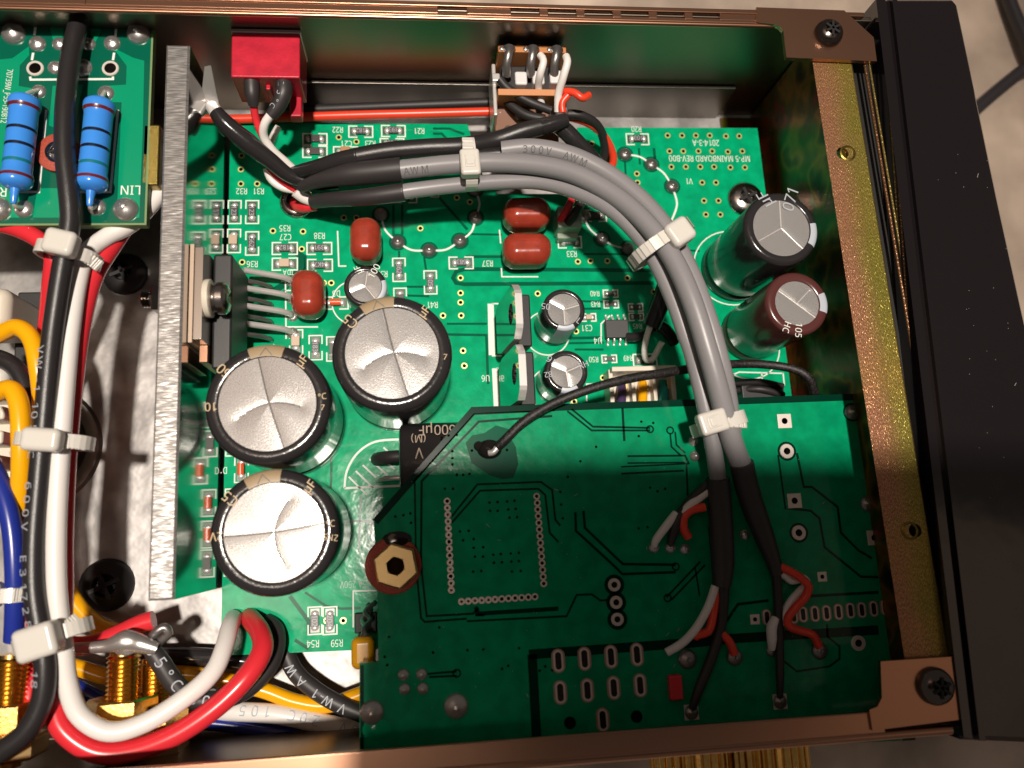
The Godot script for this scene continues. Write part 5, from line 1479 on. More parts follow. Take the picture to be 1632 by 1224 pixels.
	# fixing screw on its red fibre washer, under the black cable
	var w := Vector3(-73.3, 28, -35.99)
	var n := thing("washer_screw", "screw on an orange red fibre washer between the blue resistors", "screw", w)
	s = Shape.new()
	s.lathe([Vector2(1.2, 0.03), Vector2(3.5, 0.03), Vector2(3.55, 0.3), Vector2(3.5, 0.8), Vector2(3.3, 0.95), Vector2(1.2, 0.95)], 36, Transform3D(Basis.IDENTITY, w))
	put(s, "fibre_washer", "fibre_red", n)
	screw_head(w + Vector3(0, 0.95, 0), 2.0, 0.8, "head", "steel", n, Transform3D(), 2)
	# blue resistors on bent leads
	for k in 2:
		var a := Vector3(-77.95, 31.2, -45.28)
		var b := Vector3(-78.64, 31.2, -28.03)
		var j0 := Vector3(-77.23, 28.3, -47.69)
		var j1 := Vector3(-78.45, 28.3, -25.78)
		if k == 1:
			a = Vector3(-65.69, 31.2, -44.85)
			b = Vector3(-66.47, 31.2, -27.58)
			j0 = Vector3(-65.94, 28.3, -47.49)
			j1 = Vector3(-66.6, 28.3, -26.09)
		var r := thing("blue_resistor", ["large blue resistor at the left picture edge, beside the red washer", "large blue resistor nearer the heat sink, by the black cable"][k], "resistor", Vector3((a.x + b.x) / 2, INPUT, (a.z + b.z) / 2), "large blue resistors on the input board")
		var along_ := (b - a).normalized()
		var xf := Transform3D(Basis(along_.cross(Vector3.UP).normalized(), along_, along_.cross(Vector3.UP).cross(along_).normalized()), a)
		var l := a.distance_to(b)
		var prof := func(y: float) -> float:
			var e: float = min(y, l - y)
			var rr := 2.3
			if e < 3.2:
				rr = 2.3 + 0.28 * smoothstep(0.0, 1.4, e) * (1.0 - smoothstep(2.2, 3.2, e))
			if e < 1.3:
				rr *= sqrt(max(0.0, 1.0 - pow(1.0 - e / 1.3, 2.4)))
			return max(rr, 0.4)
		var pf := []
		for i in 41:
			var y := l * (0.5 - 0.5 * cos(PI * i / 40.0))
			pf.append(Vector2(prof.call(y), y))
		s = Shape.new()
		s.lathe(pf, 32, xf, 0, TAU, 80)
		s.lathe([Vector2(0.8, l - 0.2), Vector2(0.62, l + 1.0), Vector2(0.5, l + 2.2), Vector2(0.35, l + 2.6)], 16, xf)
		put(s, "body", "resistor_blue", r)
		for bnd in [[0.135, "band_brown"], [0.375, "band_black"], [0.545, "band_black"], [0.715, "band_green"], [0.865, "band_brown"]]:
			s = Shape.new()
			var y0: float = l * bnd[0]
			s.lathe([Vector2(prof.call(y0) + 0.015, y0), Vector2(prof.call(y0 + 0.28) + 0.03, y0 + 0.28), Vector2(prof.call(y0 + 0.56) + 0.015, y0 + 0.56)], 32, xf)
			put(s, "colour_band", bnd[1], r)
		wire([a - along_ * -0.3, a - along_ * 0.7 + Vector3(0, -0.6, 0), j0 + Vector3(0, 0.4, 0), j0], 0.4, "lead", "tin", r, 8)
		wire([b + along_ * 1.5, b + along_ * 2.6 + Vector3(0, -0.6, 0), j1 + Vector3(0, 0.5, 0), j1], 0.42, "lead", "tin", r, 8)

# ---------- switch, volume control and their wiring on the far wall ----------
func back_panel_parts() -> void:
	var a := Vector3(-44.35, 29, -59.5)
	var b := Vector3(-32.13, 29, -50.68)
	var c := (a + b) / 2
	var t := thing("toggle_switch", "red bodied toggle switch on the far wall with sleeved wires soldered below", "switch", c)
	var s := Shape.new()
	s.rbox(Vector3(c.x, 24.5, c.z), Vector3(b.x - a.x, 9.0, b.z - a.z), 0.3)
	s.rbox(Vector3(c.x, 23, b.z + 0.3), Vector3(0.8, 7.0, 1.2), 0.2)
	s.rbox(Vector3(c.x + 4.3, 21.0, b.z + 1.6), Vector3(2.2, 2.6, 4.6), 0.3)
	put(s, "body", "switch_red", t)
	s = Shape.new()
	s.rbox(Vector3(c.x, 24.5, a.z - 0.4), Vector3(b.x - a.x + 0.3, 9.4, 0.7), 0.15)
	put(s, "metal_frame", "tin", t)
	s = Shape.new()
	s.lathe([Vector2(2.9, 0), Vector2(2.9, 4.5)], 24, Transform3D(Basis(Vector3.RIGHT, -PI / 2), Vector3(c.x, 24.5, a.z - 0.7)))
	put(s, "threaded_neck", "dark_steel", t)
	for e in [Vector3(-41, 27, -51.25), Vector3(-35.49, 27, -51.46)]:
		s = Shape.new()
		s.rbox(e + Vector3(0, 0, 0.2), Vector3(2.6, 0.7, 1.6), 0.2)
		put(s, "terminal", "tin", t)
	var w := thing("switch_wire", "red wire with a black sleeve below the left terminal of the red switch", "wire", Vector3(-40.83, 26, -47.81))
	wire([Vector3(-41.1, 27, -50.99), Vector3(-41.07, 26.5, -48.78), Vector3(-41.14, 25, -47.37)], [1.5, 1.35, 0.9], "sleeve", "shrink", w)
	wire([Vector3(-41.14, 25, -47.75), Vector3(-41.07, 23, -45.7), Vector3(-40.07, 21, -42.94), Vector3(-38.27, 18, -40.61), Vector3(-35.64, 16, -37.93)], 0.72, "core", "wire_red", w)
	w = thing("switch_wire", "white wire with a printed black sleeve below the right terminal of the red switch", "wire", Vector3(-35.99, 26, -49.14))
	var sl := [Vector3(-35.37, 27, -51.08), Vector3(-35.36, 27, -48.82), Vector3(-36.43, 26, -46.86), Vector3(-37.96, 25, -45.39)]
	wire(sl, [1.6, 1.55, 1.4, 1.1], "sleeve", "shrink", w)
	cable_print("125\u00b0C", sl, 0.4, 1.1, 1.45, Vector3(-0.2, 1, 0), "grey_print", w)
	wire([Vector3(-37.7, 25.2, -45.79), Vector3(-39.27, 24, -44.16), Vector3(-39.76, 22, -42.68), Vector3(-38.5, 20, -40.9), Vector3(-36.5, 18, -39.58), Vector3(-34.96, 16.5, -38.48), Vector3(-33.39, 15, -37.49)], 0.82, "core", "wire_white", w)
	s = Shape.new()
	s.tube(smooth([Vector3(-38.01, 17, -47.41), Vector3(-39.14, 16, -46.08), Vector3(-40.46, 14, -44.43)]), 0.7, 10)
	single(s, "wire_stub", "wire_white", "short white wire end behind the white switch wire", "wire", Vector3(-38.67, 16, -46.61))
	# solder lug with the tape-wrapped shield
	var lug := thing("earth_lug", "grey metal solder lug standing right of the heat sink end with a black lead", "lug", Vector3(-49.17, 26, -46.46))
	s = Shape.new()
	var q := [Vector3(-51.59, 22, -47.66), Vector3(-48.41, 31, -51.39), Vector3(-47.34, 31, -51.66), Vector3(-47.71, 22, -47.2)]
	s.quad(q[0], q[1], q[2], q[3], Vector3(0, 1, 0.4))
	s.quad(q[0] + Vector3(0, -0.6, 0), q[1] + Vector3(0, -0.6, 0), q[2] + Vector3(0, -0.6, 0), q[3] + Vector3(0, -0.6, 0), Vector3(0, -1, -0.4))
	s.rbox(Vector3(-48.68, 23.6, -47.56), Vector3(2.6, 1.6, 3.0), 0.6, Basis(Vector3.UP, 0.5), 2)
	put(s, "tag", "tin", lug)
	wire([Vector3(-48.12, 24, -46.59), Vector3(-46.17, 23.5, -44.11), Vector3(-42.72, 22, -41.39), Vector3(-39.07, 20, -38.98), Vector3(-35.67, 18, -36.74), Vector3(-31.31, 17, -35.66), Vector3(-26.54, 17, -35.53)], [1.3, 1.75, 1.95, 1.6, 1.4, 1.35, 1.2], "sheath", "sleeve_black", lug)
	wire([Vector3(-47.78, 22.5, -45.14), Vector3(-47.2, 22, -44.02), Vector3(-46.73, 22, -43.39)], 0.9, "strand_end", "solder_dull", lug)
	# red and black feed wires in the gap along the far wall
	s = Shape.new()
	s.tube(smooth([Vector3(-58.62, 9, -52.89), Vector3(-47.48, 9, -53.28), Vector3(-36.08, 9.5, -53.55), Vector3(-24.57, 10, -53.82), Vector3(-9.04, 10.5, -54.14), Vector3(5.4, 11, -54.45)]), 0.95, 10)
	single(s, "feed_wire", "wire_orange", "straight red wire in the gap along the far wall", "wire", Vector3(-24.57, 10, -53.82))
	s = Shape.new()
	s.tube(smooth([Vector3(-36.64, 6, -57.04), Vector3(-24.81, 7, -57.19), Vector3(-11.61, 8, -57.37), Vector3(5.71, 9, -57.75)]), 1.0, 10)
	single(s, "feed_wire", "rubber", "straight black wire behind the red one along the far wall", "wire", Vector3(-19.56, 7, -57.55))
	# volume control: can, two wafers, pins
	var vz := Vector3(11.25, 27, -58.43).z
	var vx := Vector3(11.25, 27, -58.43).x
	var v := thing("volume_control", "brown volume control wafers with soldered pins on the far wall", "volume control", Vector3(vx, 20, vz))
	s = Shape.new()
	s.lathe([Vector2(0, 0.0), Vector2(7.4, 0.0), Vector2(7.4, -6.0), Vector2(3.5, -6.0), Vector2(3.5, -8.5), Vector2(0, -8.5)], 40, Transform3D(Basis(Vector3.RIGHT, PI / 2), Vector3(vx, 19.0, vz - 0.6)))
	put(s, "can", "dark_steel", v)
	s = Shape.new()
	s.rbox(Vector3(vx, 19.5, vz), Vector3(13.2, 16, 1.5), 0.2)
	put(s, "wafer", "phenolic_edge", v)
	s = Shape.new()
	s.rbox(Vector3(vx, 18.0, vz + 4.1), Vector3(12.2, 11, 6.4), 0.6)
	put(s, "spacer", "rubber", v)
	for k in 3:
		s = Shape.new()
		s.rbox(Vector3(vx - 2.2 + k * 3.4, 24.0, vz + 5.0 - k * 0.2), Vector3(2.4, 3.4, 2.8), 0.4)
		put(s, "white_block", "white_plastic", v)
	s = Shape.new()
	s.rbox(Vector3(vx - 0.6, 22.4, vz + 7.4), Vector3(12.4, 6, 1.3), 0.15, Basis(Vector3.RIGHT, 0.15))
	put(s, "wafer", "phenolic_edge", v)
	s = Shape.new()
	s.rbox(Vector3(vx - 0.4, 17.4, vz + 10.6), Vector3(13.0, 1.6, 9.6), 0.25, Basis(Vector3.RIGHT, 0.45))
	s.rbox(Vector3(vx - 0.4, 13.8, vz + 14.2), Vector3(12.6, 6.0, 1.2), 0.25)
	put(s, "rear_wafer", "phenolic", v)
	for k in 3:
		var x: float = vx - 5.0 + k * 4.6
		s = Shape.new()
		s.tube(smooth([Vector3(x + 0.6, 27.2, vz - 0.2), Vector3(x + 0.3, 27.6, vz + 1.4), Vector3(x, 26.8, vz + 3.0), Vector3(x + 0.2, 25.0, vz + 4.2)], 5), [1.0, 1.2, 1.35, 0.9, 0.9, 0.9, 0.9, 0.9, 0.9, 0.9, 0.9, 0.9, 0.9, 0.9, 0.9, 0.9], 10)
		put(s, "pin_lug", "solder_dull", v)
		for e in [-0.9, 1.1]:
			piece(blob_mesh(0.1), "solder_joint", "solder", v, Vector3(x + e, 27.3, vz + 0.1), sized(0.62, 1.1))
	for e in [Vector3(-5.8, 17.6, 8.6), Vector3(-4.2, 16.8, 11.4), Vector3(-2.0, 18.2, 9.2), Vector3(2.6, 19.2, 6.8), Vector3(4.8, 18.0, 9.0)]:
		piece(blob_mesh(0.2), "solder_joint", "solder_dull", v, Vector3(vx, 0, vz) + e + Vector3(0, 0.8, 0), sized(1.0, 1.0))
	s = Shape.new()
	s.rbox(Vector3(vx - 7.1, 18.5, vz + 5.6), Vector3(0.8, 8, 11.0), 0.25)
	s.rbox(Vector3(vx - 6.8, 22.5, vz + 3.6), Vector3(1.6, 2.0, 1.8), 0.3)
	s.rbox(Vector3(vx + 6.6, 18.5, vz + 5.6), Vector3(0.8, 8, 9.0), 0.25)
	put(s, "metal_bracket", "tin", v)
	for k in 2:
		s = Shape.new()
		s.tube([Vector3(vx - 4.8, 14.6 + k * 0, vz + 13.0 + k * 0.2), Vector3(vx - 2.9, 14.8, vz + 13.0)], 0.62, 10)
		if k == 0:
			put(s, "pin", "tin", v)
	for e in [["short white wire from the middle pin of the volume control", [Vector3(12.52, 28.5, -56.43), Vector3(12.97, 29, -54.82), Vector3(12.4, 28, -52.82), Vector3(12.39, 25, -51.73), Vector3(13.25, 22.5, -49.73)], "wire_white", 0.72], ["short white wire from the right pin of the volume control", [Vector3(17.48, 28.5, -56.27), Vector3(17.54, 29, -54.64), Vector3(16.85, 28, -52.37), Vector3(16.16, 25.5, -50.17), Vector3(16.21, 23.5, -47.61)], "wire_white", 0.76],
		["thin dark wire crossing the brown wafer of the volume control, the upper one", [Vector3(4.9, 25, -53.47), Vector3(6.35, 24.5, -51.94), Vector3(9.01, 24, -50.28), Vector3(11.4, 24, -48.99), Vector3(14.87, 23.5, -47.86)], "rubber", 0.85], ["thin dark wire crossing the brown wafer of the volume control, the lower one", [Vector3(6.41, 21, -51.31), Vector3(8.02, 21.5, -49.43), Vector3(10.35, 22, -47.58), Vector3(13.7, 22.5, -46.54)], "rubber", 0.9],
		["short orange red wire bent beside the volume control", [Vector3(15.9, 23, -51.62), Vector3(17.52, 25, -51.01), Vector3(19.15, 26, -50.18), Vector3(20.68, 26, -49.15), Vector3(22.19, 25, -50.28)], "wire_orange", 0.75], ["orange red wire from the volume control down into the black sleeve", [Vector3(17.99, 25.5, -49.93), Vector3(16.89, 25, -48.62), Vector3(16.99, 24.5, -46.79), Vector3(17.45, 23.5, -45.37)], "wire_orange", 0.72],
		["black wire looping from the volume control to the main board", [Vector3(18.9, 20, -49.04), Vector3(21.43, 20, -48.8), Vector3(24.76, 18, -48.28), Vector3(26.9, 15, -47.26), Vector3(27.96, 12, -45.29), Vector3(27.56, 9.5, -43.39)], "rubber", 0.95], ["orange red wire looping beside the black one to the main board", [Vector3(19.07, 19, -49.05), Vector3(23.08, 18, -48.41), Vector3(26.91, 15, -47.4), Vector3(29.32, 12, -45.58), Vector3(30.06, 10, -43.73), Vector3(29.03, 8.6, -41.96)], "wire_orange", 0.85]]:
		s = Shape.new()
		var path := smooth(e[1])
		s.tube(path, e[3], 10)
		single(s, "control_wire", e[2], e[0], "wire", path[path.size() / 2], "thin wires of the volume control")

# ---------- grey signal cables, their sleeves and ties ----------
func tie(open_head: bool, label: String, at: Vector3, run: Vector3, bundle: Vector2, head: Vector3, head_at: Vector3, tail: Array, group: String, ribs := 0.0) -> void:
	# a band round the bundle at "at" (run: along the cables), the locking head, and the cut tail
	var t := thing("cable_tie", label, "cable tie", at, group)
	var x := run.normalized()
	var side := x.cross(Vector3.UP).normalized()
	var up := side.cross(x).normalized()
	var s := Shape.new()
	var seg := 40
	var w := 2.2
	for j in seg:
		var q := []
		for k in 2:
			var a := TAU * (j + k) / seg
			var d := side * cos(a) + up * sin(a)
			var nrm := (side * cos(a) / bundle.x + up * sin(a) / bundle.y).normalized()
			var r := pow(pow(abs(cos(a) / bundle.x), 2.6) + pow(abs(sin(a) / bundle.y), 2.6), -1.0 / 2.6)
			var bump := 0.55 + (0.22 if ribs > 0 and j % 2 == 0 else 0.0)
			q.append([at + d * r, at + d * r + nrm * bump])
		var u := x * w / 2
		s.quad(q[0][1] - u, q[1][1] - u, q[1][1] + u, q[0][1] + u, q[0][1] - q[0][0])
		s.quad(q[0][0] - u, q[1][0] - u, q[1][0] + u, q[0][0] + u, q[0][0] - q[0][1])
		s.quad(q[0][0] - u, q[1][0] - u, q[1][1] - u, q[0][1] - u, -x)
		s.quad(q[0][0] + u, q[1][0] + u, q[1][1] + u, q[0][1] + u, x)
	put(s, "band", "nylon", t)
	var hb := Basis(side, up, x.cross(Vector3.ZERO) if false else side.cross(up))
	s = Shape.new()
	s.rbox(head_at, head, 0.6 if open_head else 0.95, hb, 3)
	put(s, "head", "nylon", t)
	s = Shape.new()
	if open_head:
		s.rbox(head_at + up * head.y * 0.5, Vector3(head.x * 0.46, 0.3, head.z * 0.52), 0.12, hb)
		s.rbox(head_at + up * head.y * 0.5 + side * head.x * 0.05, Vector3(head.x * 0.2, 0.6, head.z * 0.4), 0.12, hb)
		put(s, "pawl", "nylon", t)
	if tail.size() > 1:
		s = Shape.new()
		var path := smooth(tail, 4)
		for i in path.size():
			var d: Vector3 = (path[min(i + 1, path.size() - 1)] - path[max(i - 1, 0)]).normalized()
			var sd := d.cross(Vector3.UP).normalized()
			s.rbox(path[i], Vector3(2.1, 0.8 if i % 2 else 0.55, path[0].distance_to(path[-1]) / path.size() * 1.15), 0.2, Basis(sd, d.cross(sd), -d).orthonormalized())
		put(s, "tail", "nylon", t)

func signal_cables() -> void:
	var g := "grey screened cables across the boards"
	var p1 := [Vector3(-17.7, 25, -34.26), Vector3(-11.89, 25.5, -34.79), Vector3(-4.93, 26.5, -35.08), Vector3(3.12, 28, -34.76), Vector3(10.96, 30, -33.21), Vector3(17.42, 32, -30.45), Vector3(23.57, 34, -25.58), Vector3(28.16, 36.4, -19.4), Vector3(31.68, 38.4, -12.24), Vector3(34, 39.6, -4.28), Vector3(35.93, 39.4, 3.95), Vector3(37.82, 38, 11.1), Vector3(40.4, 35, 18.75), Vector3(43.07, 32.5, 24.18)]
	var c1 := thing("grey_cable", "grey cable in the middle of the bundle, ending in the right hand black sleeve", "cable", Vector3(23.57, 34, -25.58), g)
	wire(p1, 1.78, "sheath", "sheath_grey", c1, 20)
	cable_print("AWM", p1, 4.5, 1.25, 1.78, Vector3(0, 1, 0.75), "dark_print", c1)
	var e1 := [Vector3(42.37, 33.5, 22.73), Vector3(43.55, 31.8, 26.63), Vector3(45.14, 30.4, 30.93), Vector3(46.72, 29.6, 35.28), Vector3(48.12, 29, 39.42), Vector3(48.72, 28.6, 41.8)]
	wire(e1, [2.05, 2.05, 2.0, 1.75, 1.35, 1.1], "end_sleeve", "shrink", c1, 18)
	wire([Vector3(48.57, 28.7, 40.73), Vector3(48.6, 28.2, 46.57), Vector3(48.14, 28.2, 52.8), Vector3(47.54, 28.4, 58.38), Vector3(47.3, 28, 62.18)], [0.85, 0.8, 0.75, 0.7, 0.5], "shield_tail", "rubber", c1)
	wire([Vector3(-14.22, 25.3, -34.63), Vector3(-18.87, 24.6, -34.45), Vector3(-23.55, 23.6, -34.41), Vector3(-27.18, 22, -34.52), Vector3(-30.33, 20, -34.68), Vector3(-33.62, 17.5, -34.66)], [2.25, 2.2, 2.15, 1.7, 1.4, 1.0], "start_sleeve", "shrink", c1, 18)
	wire([Vector3(48.36, 28.8, 40.18), Vector3(49.83, 29.4, 40.87), Vector3(51.89, 30, 42.21), Vector3(53.49, 30, 43.98), Vector3(52.8, 29.8, 45.84), Vector3(51.02, 29.6, 47.43), Vector3(49.58, 29.4, 49.13), Vector3(49.74, 29.2, 50.51), Vector3(51.74, 28.8, 51.39), Vector3(53.99, 28.6, 52.27), Vector3(55.18, 28, 54.29)], 0.72, "core", "wire_orange", c1)
	wire([Vector3(48.62, 28.5, 41.06), Vector3(50.36, 28.4, 42.21), Vector3(51.46, 28.3, 43.02), Vector3(53.49, 28.4, 42.8), Vector3(53.94, 28.4, 43.89), Vector3(52.3, 28.4, 45.18), Vector3(50.52, 28.4, 46.87), Vector3(49.45, 28.3, 48.71), Vector3(49.07, 28, 50.28)], 0.72, "core", "wire_white", c1)
	wire([Vector3(47.82, 28.3, 49.14), Vector3(46.85, 28.6, 50.61), Vector3(46.65, 28.6, 52.46), Vector3(46.81, 27.8, 54.22)], [0.7, 0.9, 0.85, 0.6], "core", "wire_white", c1)
	var p2 := [Vector3(-14.36, 23, -31.18), Vector3(-11.07, 23.2, -31.6), Vector3(-4.96, 24, -31.99), Vector3(3.21, 25.5, -32.07), Vector3(11.2, 27.5, -31.16), Vector3(17.65, 30, -28.07), Vector3(23.19, 32.5, -23.48), Vector3(27.55, 34, -17.66), Vector3(29.98, 34.8, -12.48), Vector3(32.17, 35.4, -5.77), Vector3(33.68, 35.4, 0.09), Vector3(34.82, 35.2, 4.28), Vector3(36.49, 34.3, 12.59), Vector3(37.77, 33, 19.29), Vector3(38.94, 31, 26.39)]
	var c2 := thing("grey_cable", "grey cable on the inner side of the bend, ending in the left hand black sleeve", "cable", Vector3(23.48, 30.5, -21.06), g)
	wire(p2, 1.45, "sheath", "sheath_grey", c2, 20)
	wire([Vector3(38.63, 31.6, 25.02), Vector3(39.02, 30.4, 29.06), Vector3(39.06, 29.8, 34.39), Vector3(38.93, 29.4, 39.68), Vector3(38.43, 29.2, 43.33)], [2.0, 2.0, 2.05, 1.95, 1.5], "end_sleeve", "shrink", c2, 18)
	wire([Vector3(-13.78, 22.8, -31.27), Vector3(-19.09, 21.8, -30.96), Vector3(-23.89, 20.2, -31.16), Vector3(-28.29, 17.5, -32.08), Vector3(-31.66, 14.5, -32.99)], [1.75, 1.65, 1.5, 1.45, 1.4], "start_sleeve", "shrink", c2, 18)
	wire([Vector3(38.77, 29, 42.84), Vector3(38.17, 28.4, 49.09), Vector3(36.06, 28.2, 54.63), Vector3(33.35, 28.4, 59.48), Vector3(31.93, 27.8, 62.99)], [1.2, 0.9, 0.9, 0.85, 0.6], "shield_tail", "rubber", c2)
	wire([Vector3(37.33, 29.2, 43.17), Vector3(35.75, 29, 46.63), Vector3(33.51, 28.9, 49.8), Vector3(30.94, 28.8, 52.11), Vector3(28.11, 28.4, 53.61)], 0.72, "core", "wire_white", c2)
	wire([Vector3(37.8, 28.8, 43.22), Vector3(36.97, 28.6, 46.94), Vector3(35.76, 28.6, 50.37), Vector3(33.75, 28.5, 51.09), Vector3(33.38, 28.2, 51.41)], 0.72, "core", "wire_orange", c2)
	wire([Vector3(37.77, 28.4, 50.93), Vector3(39.1, 28.6, 52.42), Vector3(40, 28, 54.6)], 0.72, "core", "wire_orange", c2)
	wire([Vector3(38.42, 30.6, 26.35), Vector3(36.09, 29.8, 27.83), Vector3(33.84, 29.4, 29.44), Vector3(32.37, 29, 31.08)], [0.75, 0.8, 0.8, 0.8], "core", "wire_white", c2)
	wire([Vector3(31.68, 28.8, 30.62), Vector3(29.72, 28.8, 32.67), Vector3(27.88, 28.4, 34.93), Vector3(27.63, 27.8, 35.99)], [0.75, 0.75, 0.7, 0.5], "core", "wire_white", c2)
	wire([Vector3(36.51, 30, 29.79), Vector3(34.15, 29.6, 30.21), Vector3(32.77, 29.4, 31.43), Vector3(32.73, 29, 33.35), Vector3(33.58, 28.4, 34.77)], 0.75, "core", "wire_orange", c2)
	wire([Vector3(37.42, 30.4, 25.76), Vector3(34.25, 29, 28.8), Vector3(31.8, 28.8, 31.91), Vector3(30.37, 28, 35.9)], [0.8, 1.0, 1.0, 0.6], "core", "rubber", c2)
	wire([Vector3(-32.02, 13.6, -33.38), Vector3(-33.63, 14.2, -33.78), Vector3(-35.16, 15.2, -34.65)], 1.0, "core", "wire_white", c2)
	wire([Vector3(-31.43, 12.6, -33.02), Vector3(-33.46, 12, -32.88), Vector3(-35.35, 10, -33.73), Vector3(-36.37, 7.5, -35.87)], 1.1, "core", "wire_red", c2)
	var p3 := [Vector3(4.5, 27, -37.64), Vector3(10.29, 28, -37.67), Vector3(17.12, 29, -35.7), Vector3(23.74, 30, -31.52), Vector3(29.4, 31.5, -25.45), Vector3(33.41, 33, -18.48), Vector3(36.31, 34, -10.48), Vector3(38.36, 34.5, -2.3), Vector3(40.06, 34, 5.48), Vector3(41.56, 32, 11.82), Vector3(42.49, 30, 17.13)]
	var c3 := thing("grey_cable", "grey printed cable on the outer side of the bend, from the volume control", "cable", Vector3(23.74, 30, -31.52), g)
	wire(p3, 1.75, "sheath", "sheath_grey", c3, 20)
	cable_print("300V  AWM", p3, 4.5, 1.25, 1.75, Vector3(-0.35, 1, 0.6), "dark_print", c3)
	wire([Vector3(13.98, 23.5, -45.2), Vector3(16.86, 23, -44.44), Vector3(19.99, 22, -41.82), Vector3(23.36, 20, -39.25), Vector3(25.59, 18, -37.53)], [1.3, 1.7, 1.7, 1.6, 1.5], "side_sleeve", "sleeve_black", c3, 16)
	var c4 := thing("black_cable", "thick black sleeved cable running above the grey cables to the volume control", "cable", Vector3(-7.01, 22, -40.73))
	wire([Vector3(-22.79, 24, -37.73), Vector3(-16.48, 24.5, -38.65), Vector3(-9.46, 25, -39.07), Vector3(-2.37, 25, -39.49), Vector3(3.73, 24, -41.2), Vector3(9.19, 24.6, -42.87), Vector3(13.51, 24.6, -44.08)], [1.62, 1.72, 1.75, 1.75, 1.75, 1.7, 1.6], "sheath", "sheath_black", c4, 18)
	wire([Vector3(12.48, 24.8, -43.57), Vector3(15.3, 25, -44.4), Vector3(17.43, 25, -45.21)], [1.55, 1.6, 1.5], "end_sleeve", "sleeve_black", c4, 16)
	wire([Vector3(-22.09, 24, -37.73), Vector3(-25.89, 23, -37.45), Vector3(-29.31, 21.5, -37.02), Vector3(-32.81, 19, -37.31), Vector3(-35.47, 17, -37.73)], [1.75, 1.6, 1.5, 1.45, 1.1], "start_sleeve", "sleeve_black", c4, 16)
	var c5 := thing("black_cable", "short black cable lying between the thick black cable and the middle grey one", "cable", Vector3(0.24, 21, -39.31))
	wire([Vector3(-8.3, 23.5, -38.04), Vector3(0.01, 24, -38.09), Vector3(6.57, 24.5, -38.52), Vector3(10.96, 24, -40.47)], 1.35, "sheath", "sheath_black", c5, 14)
	var w := thing("core_wires", "red and white wire ends gathered where the sleeved cables meet above the metal ring", "wire", Vector3(-38.79, 15, -37.48))
	wire([Vector3(-39.86, 17, -39.01), Vector3(-38.61, 16, -37.67), Vector3(-36.39, 15, -36.04), Vector3(-34.14, 14, -35.18)], 0.7, "core", "wire_red", w)
	wire([Vector3(-40.41, 16, -39.23), Vector3(-39.75, 15, -37.35), Vector3(-37.67, 14.5, -35.87), Vector3(-35.11, 14, -35.57)], 0.75, "core", "wire_white", w)
	wire([Vector3(-36.06, 17, -36.56), Vector3(-33.77, 16.5, -34.98), Vector3(-30.13, 17, -35.01)], 0.6, "core", "rubber", w)
	var tg := "pale nylon cable ties"
	tie(true, "pale cable tie on the horizontal run of grey cables, below the volume control", Vector3(-1.65, 26.3, -35.19), Vector3(1, 0, -0.05), Vector2(4.3, 3.2), Vector3(5.0, 2.6, 3.6), Vector3(-1.79, 30, -33.53), [Vector3(-2.04, 30, -36.1), Vector3(-2.01, 29, -38.83)], tg)
	tie(false, "pale ribbed cable tie where the grey cables bend downward", Vector3(30.58, 35.6, -15.76), Vector3(0.62, 0, 1).normalized(), Vector2(5.6, 4.6), Vector3(4.6, 3.4, 4.4), Vector3(32.51, 40, -16.14), [Vector3(32.51, 40, -16.14)], tg, 1.0)
	tie(true, "pale cable tie with its open head up, at the upper board edge", Vector3(38.57, 34.4, 16.03), Vector3(0.25, 0, 1).normalized(), Vector2(4.2, 3.3), Vector3(4.9, 2.4, 3.8), Vector3(36.01, 38.4, 16.17), [Vector3(38.64, 38, 16.1), Vector3(40.61, 37.4, 16.08), Vector3(42.6, 36, 16.06)], tg)

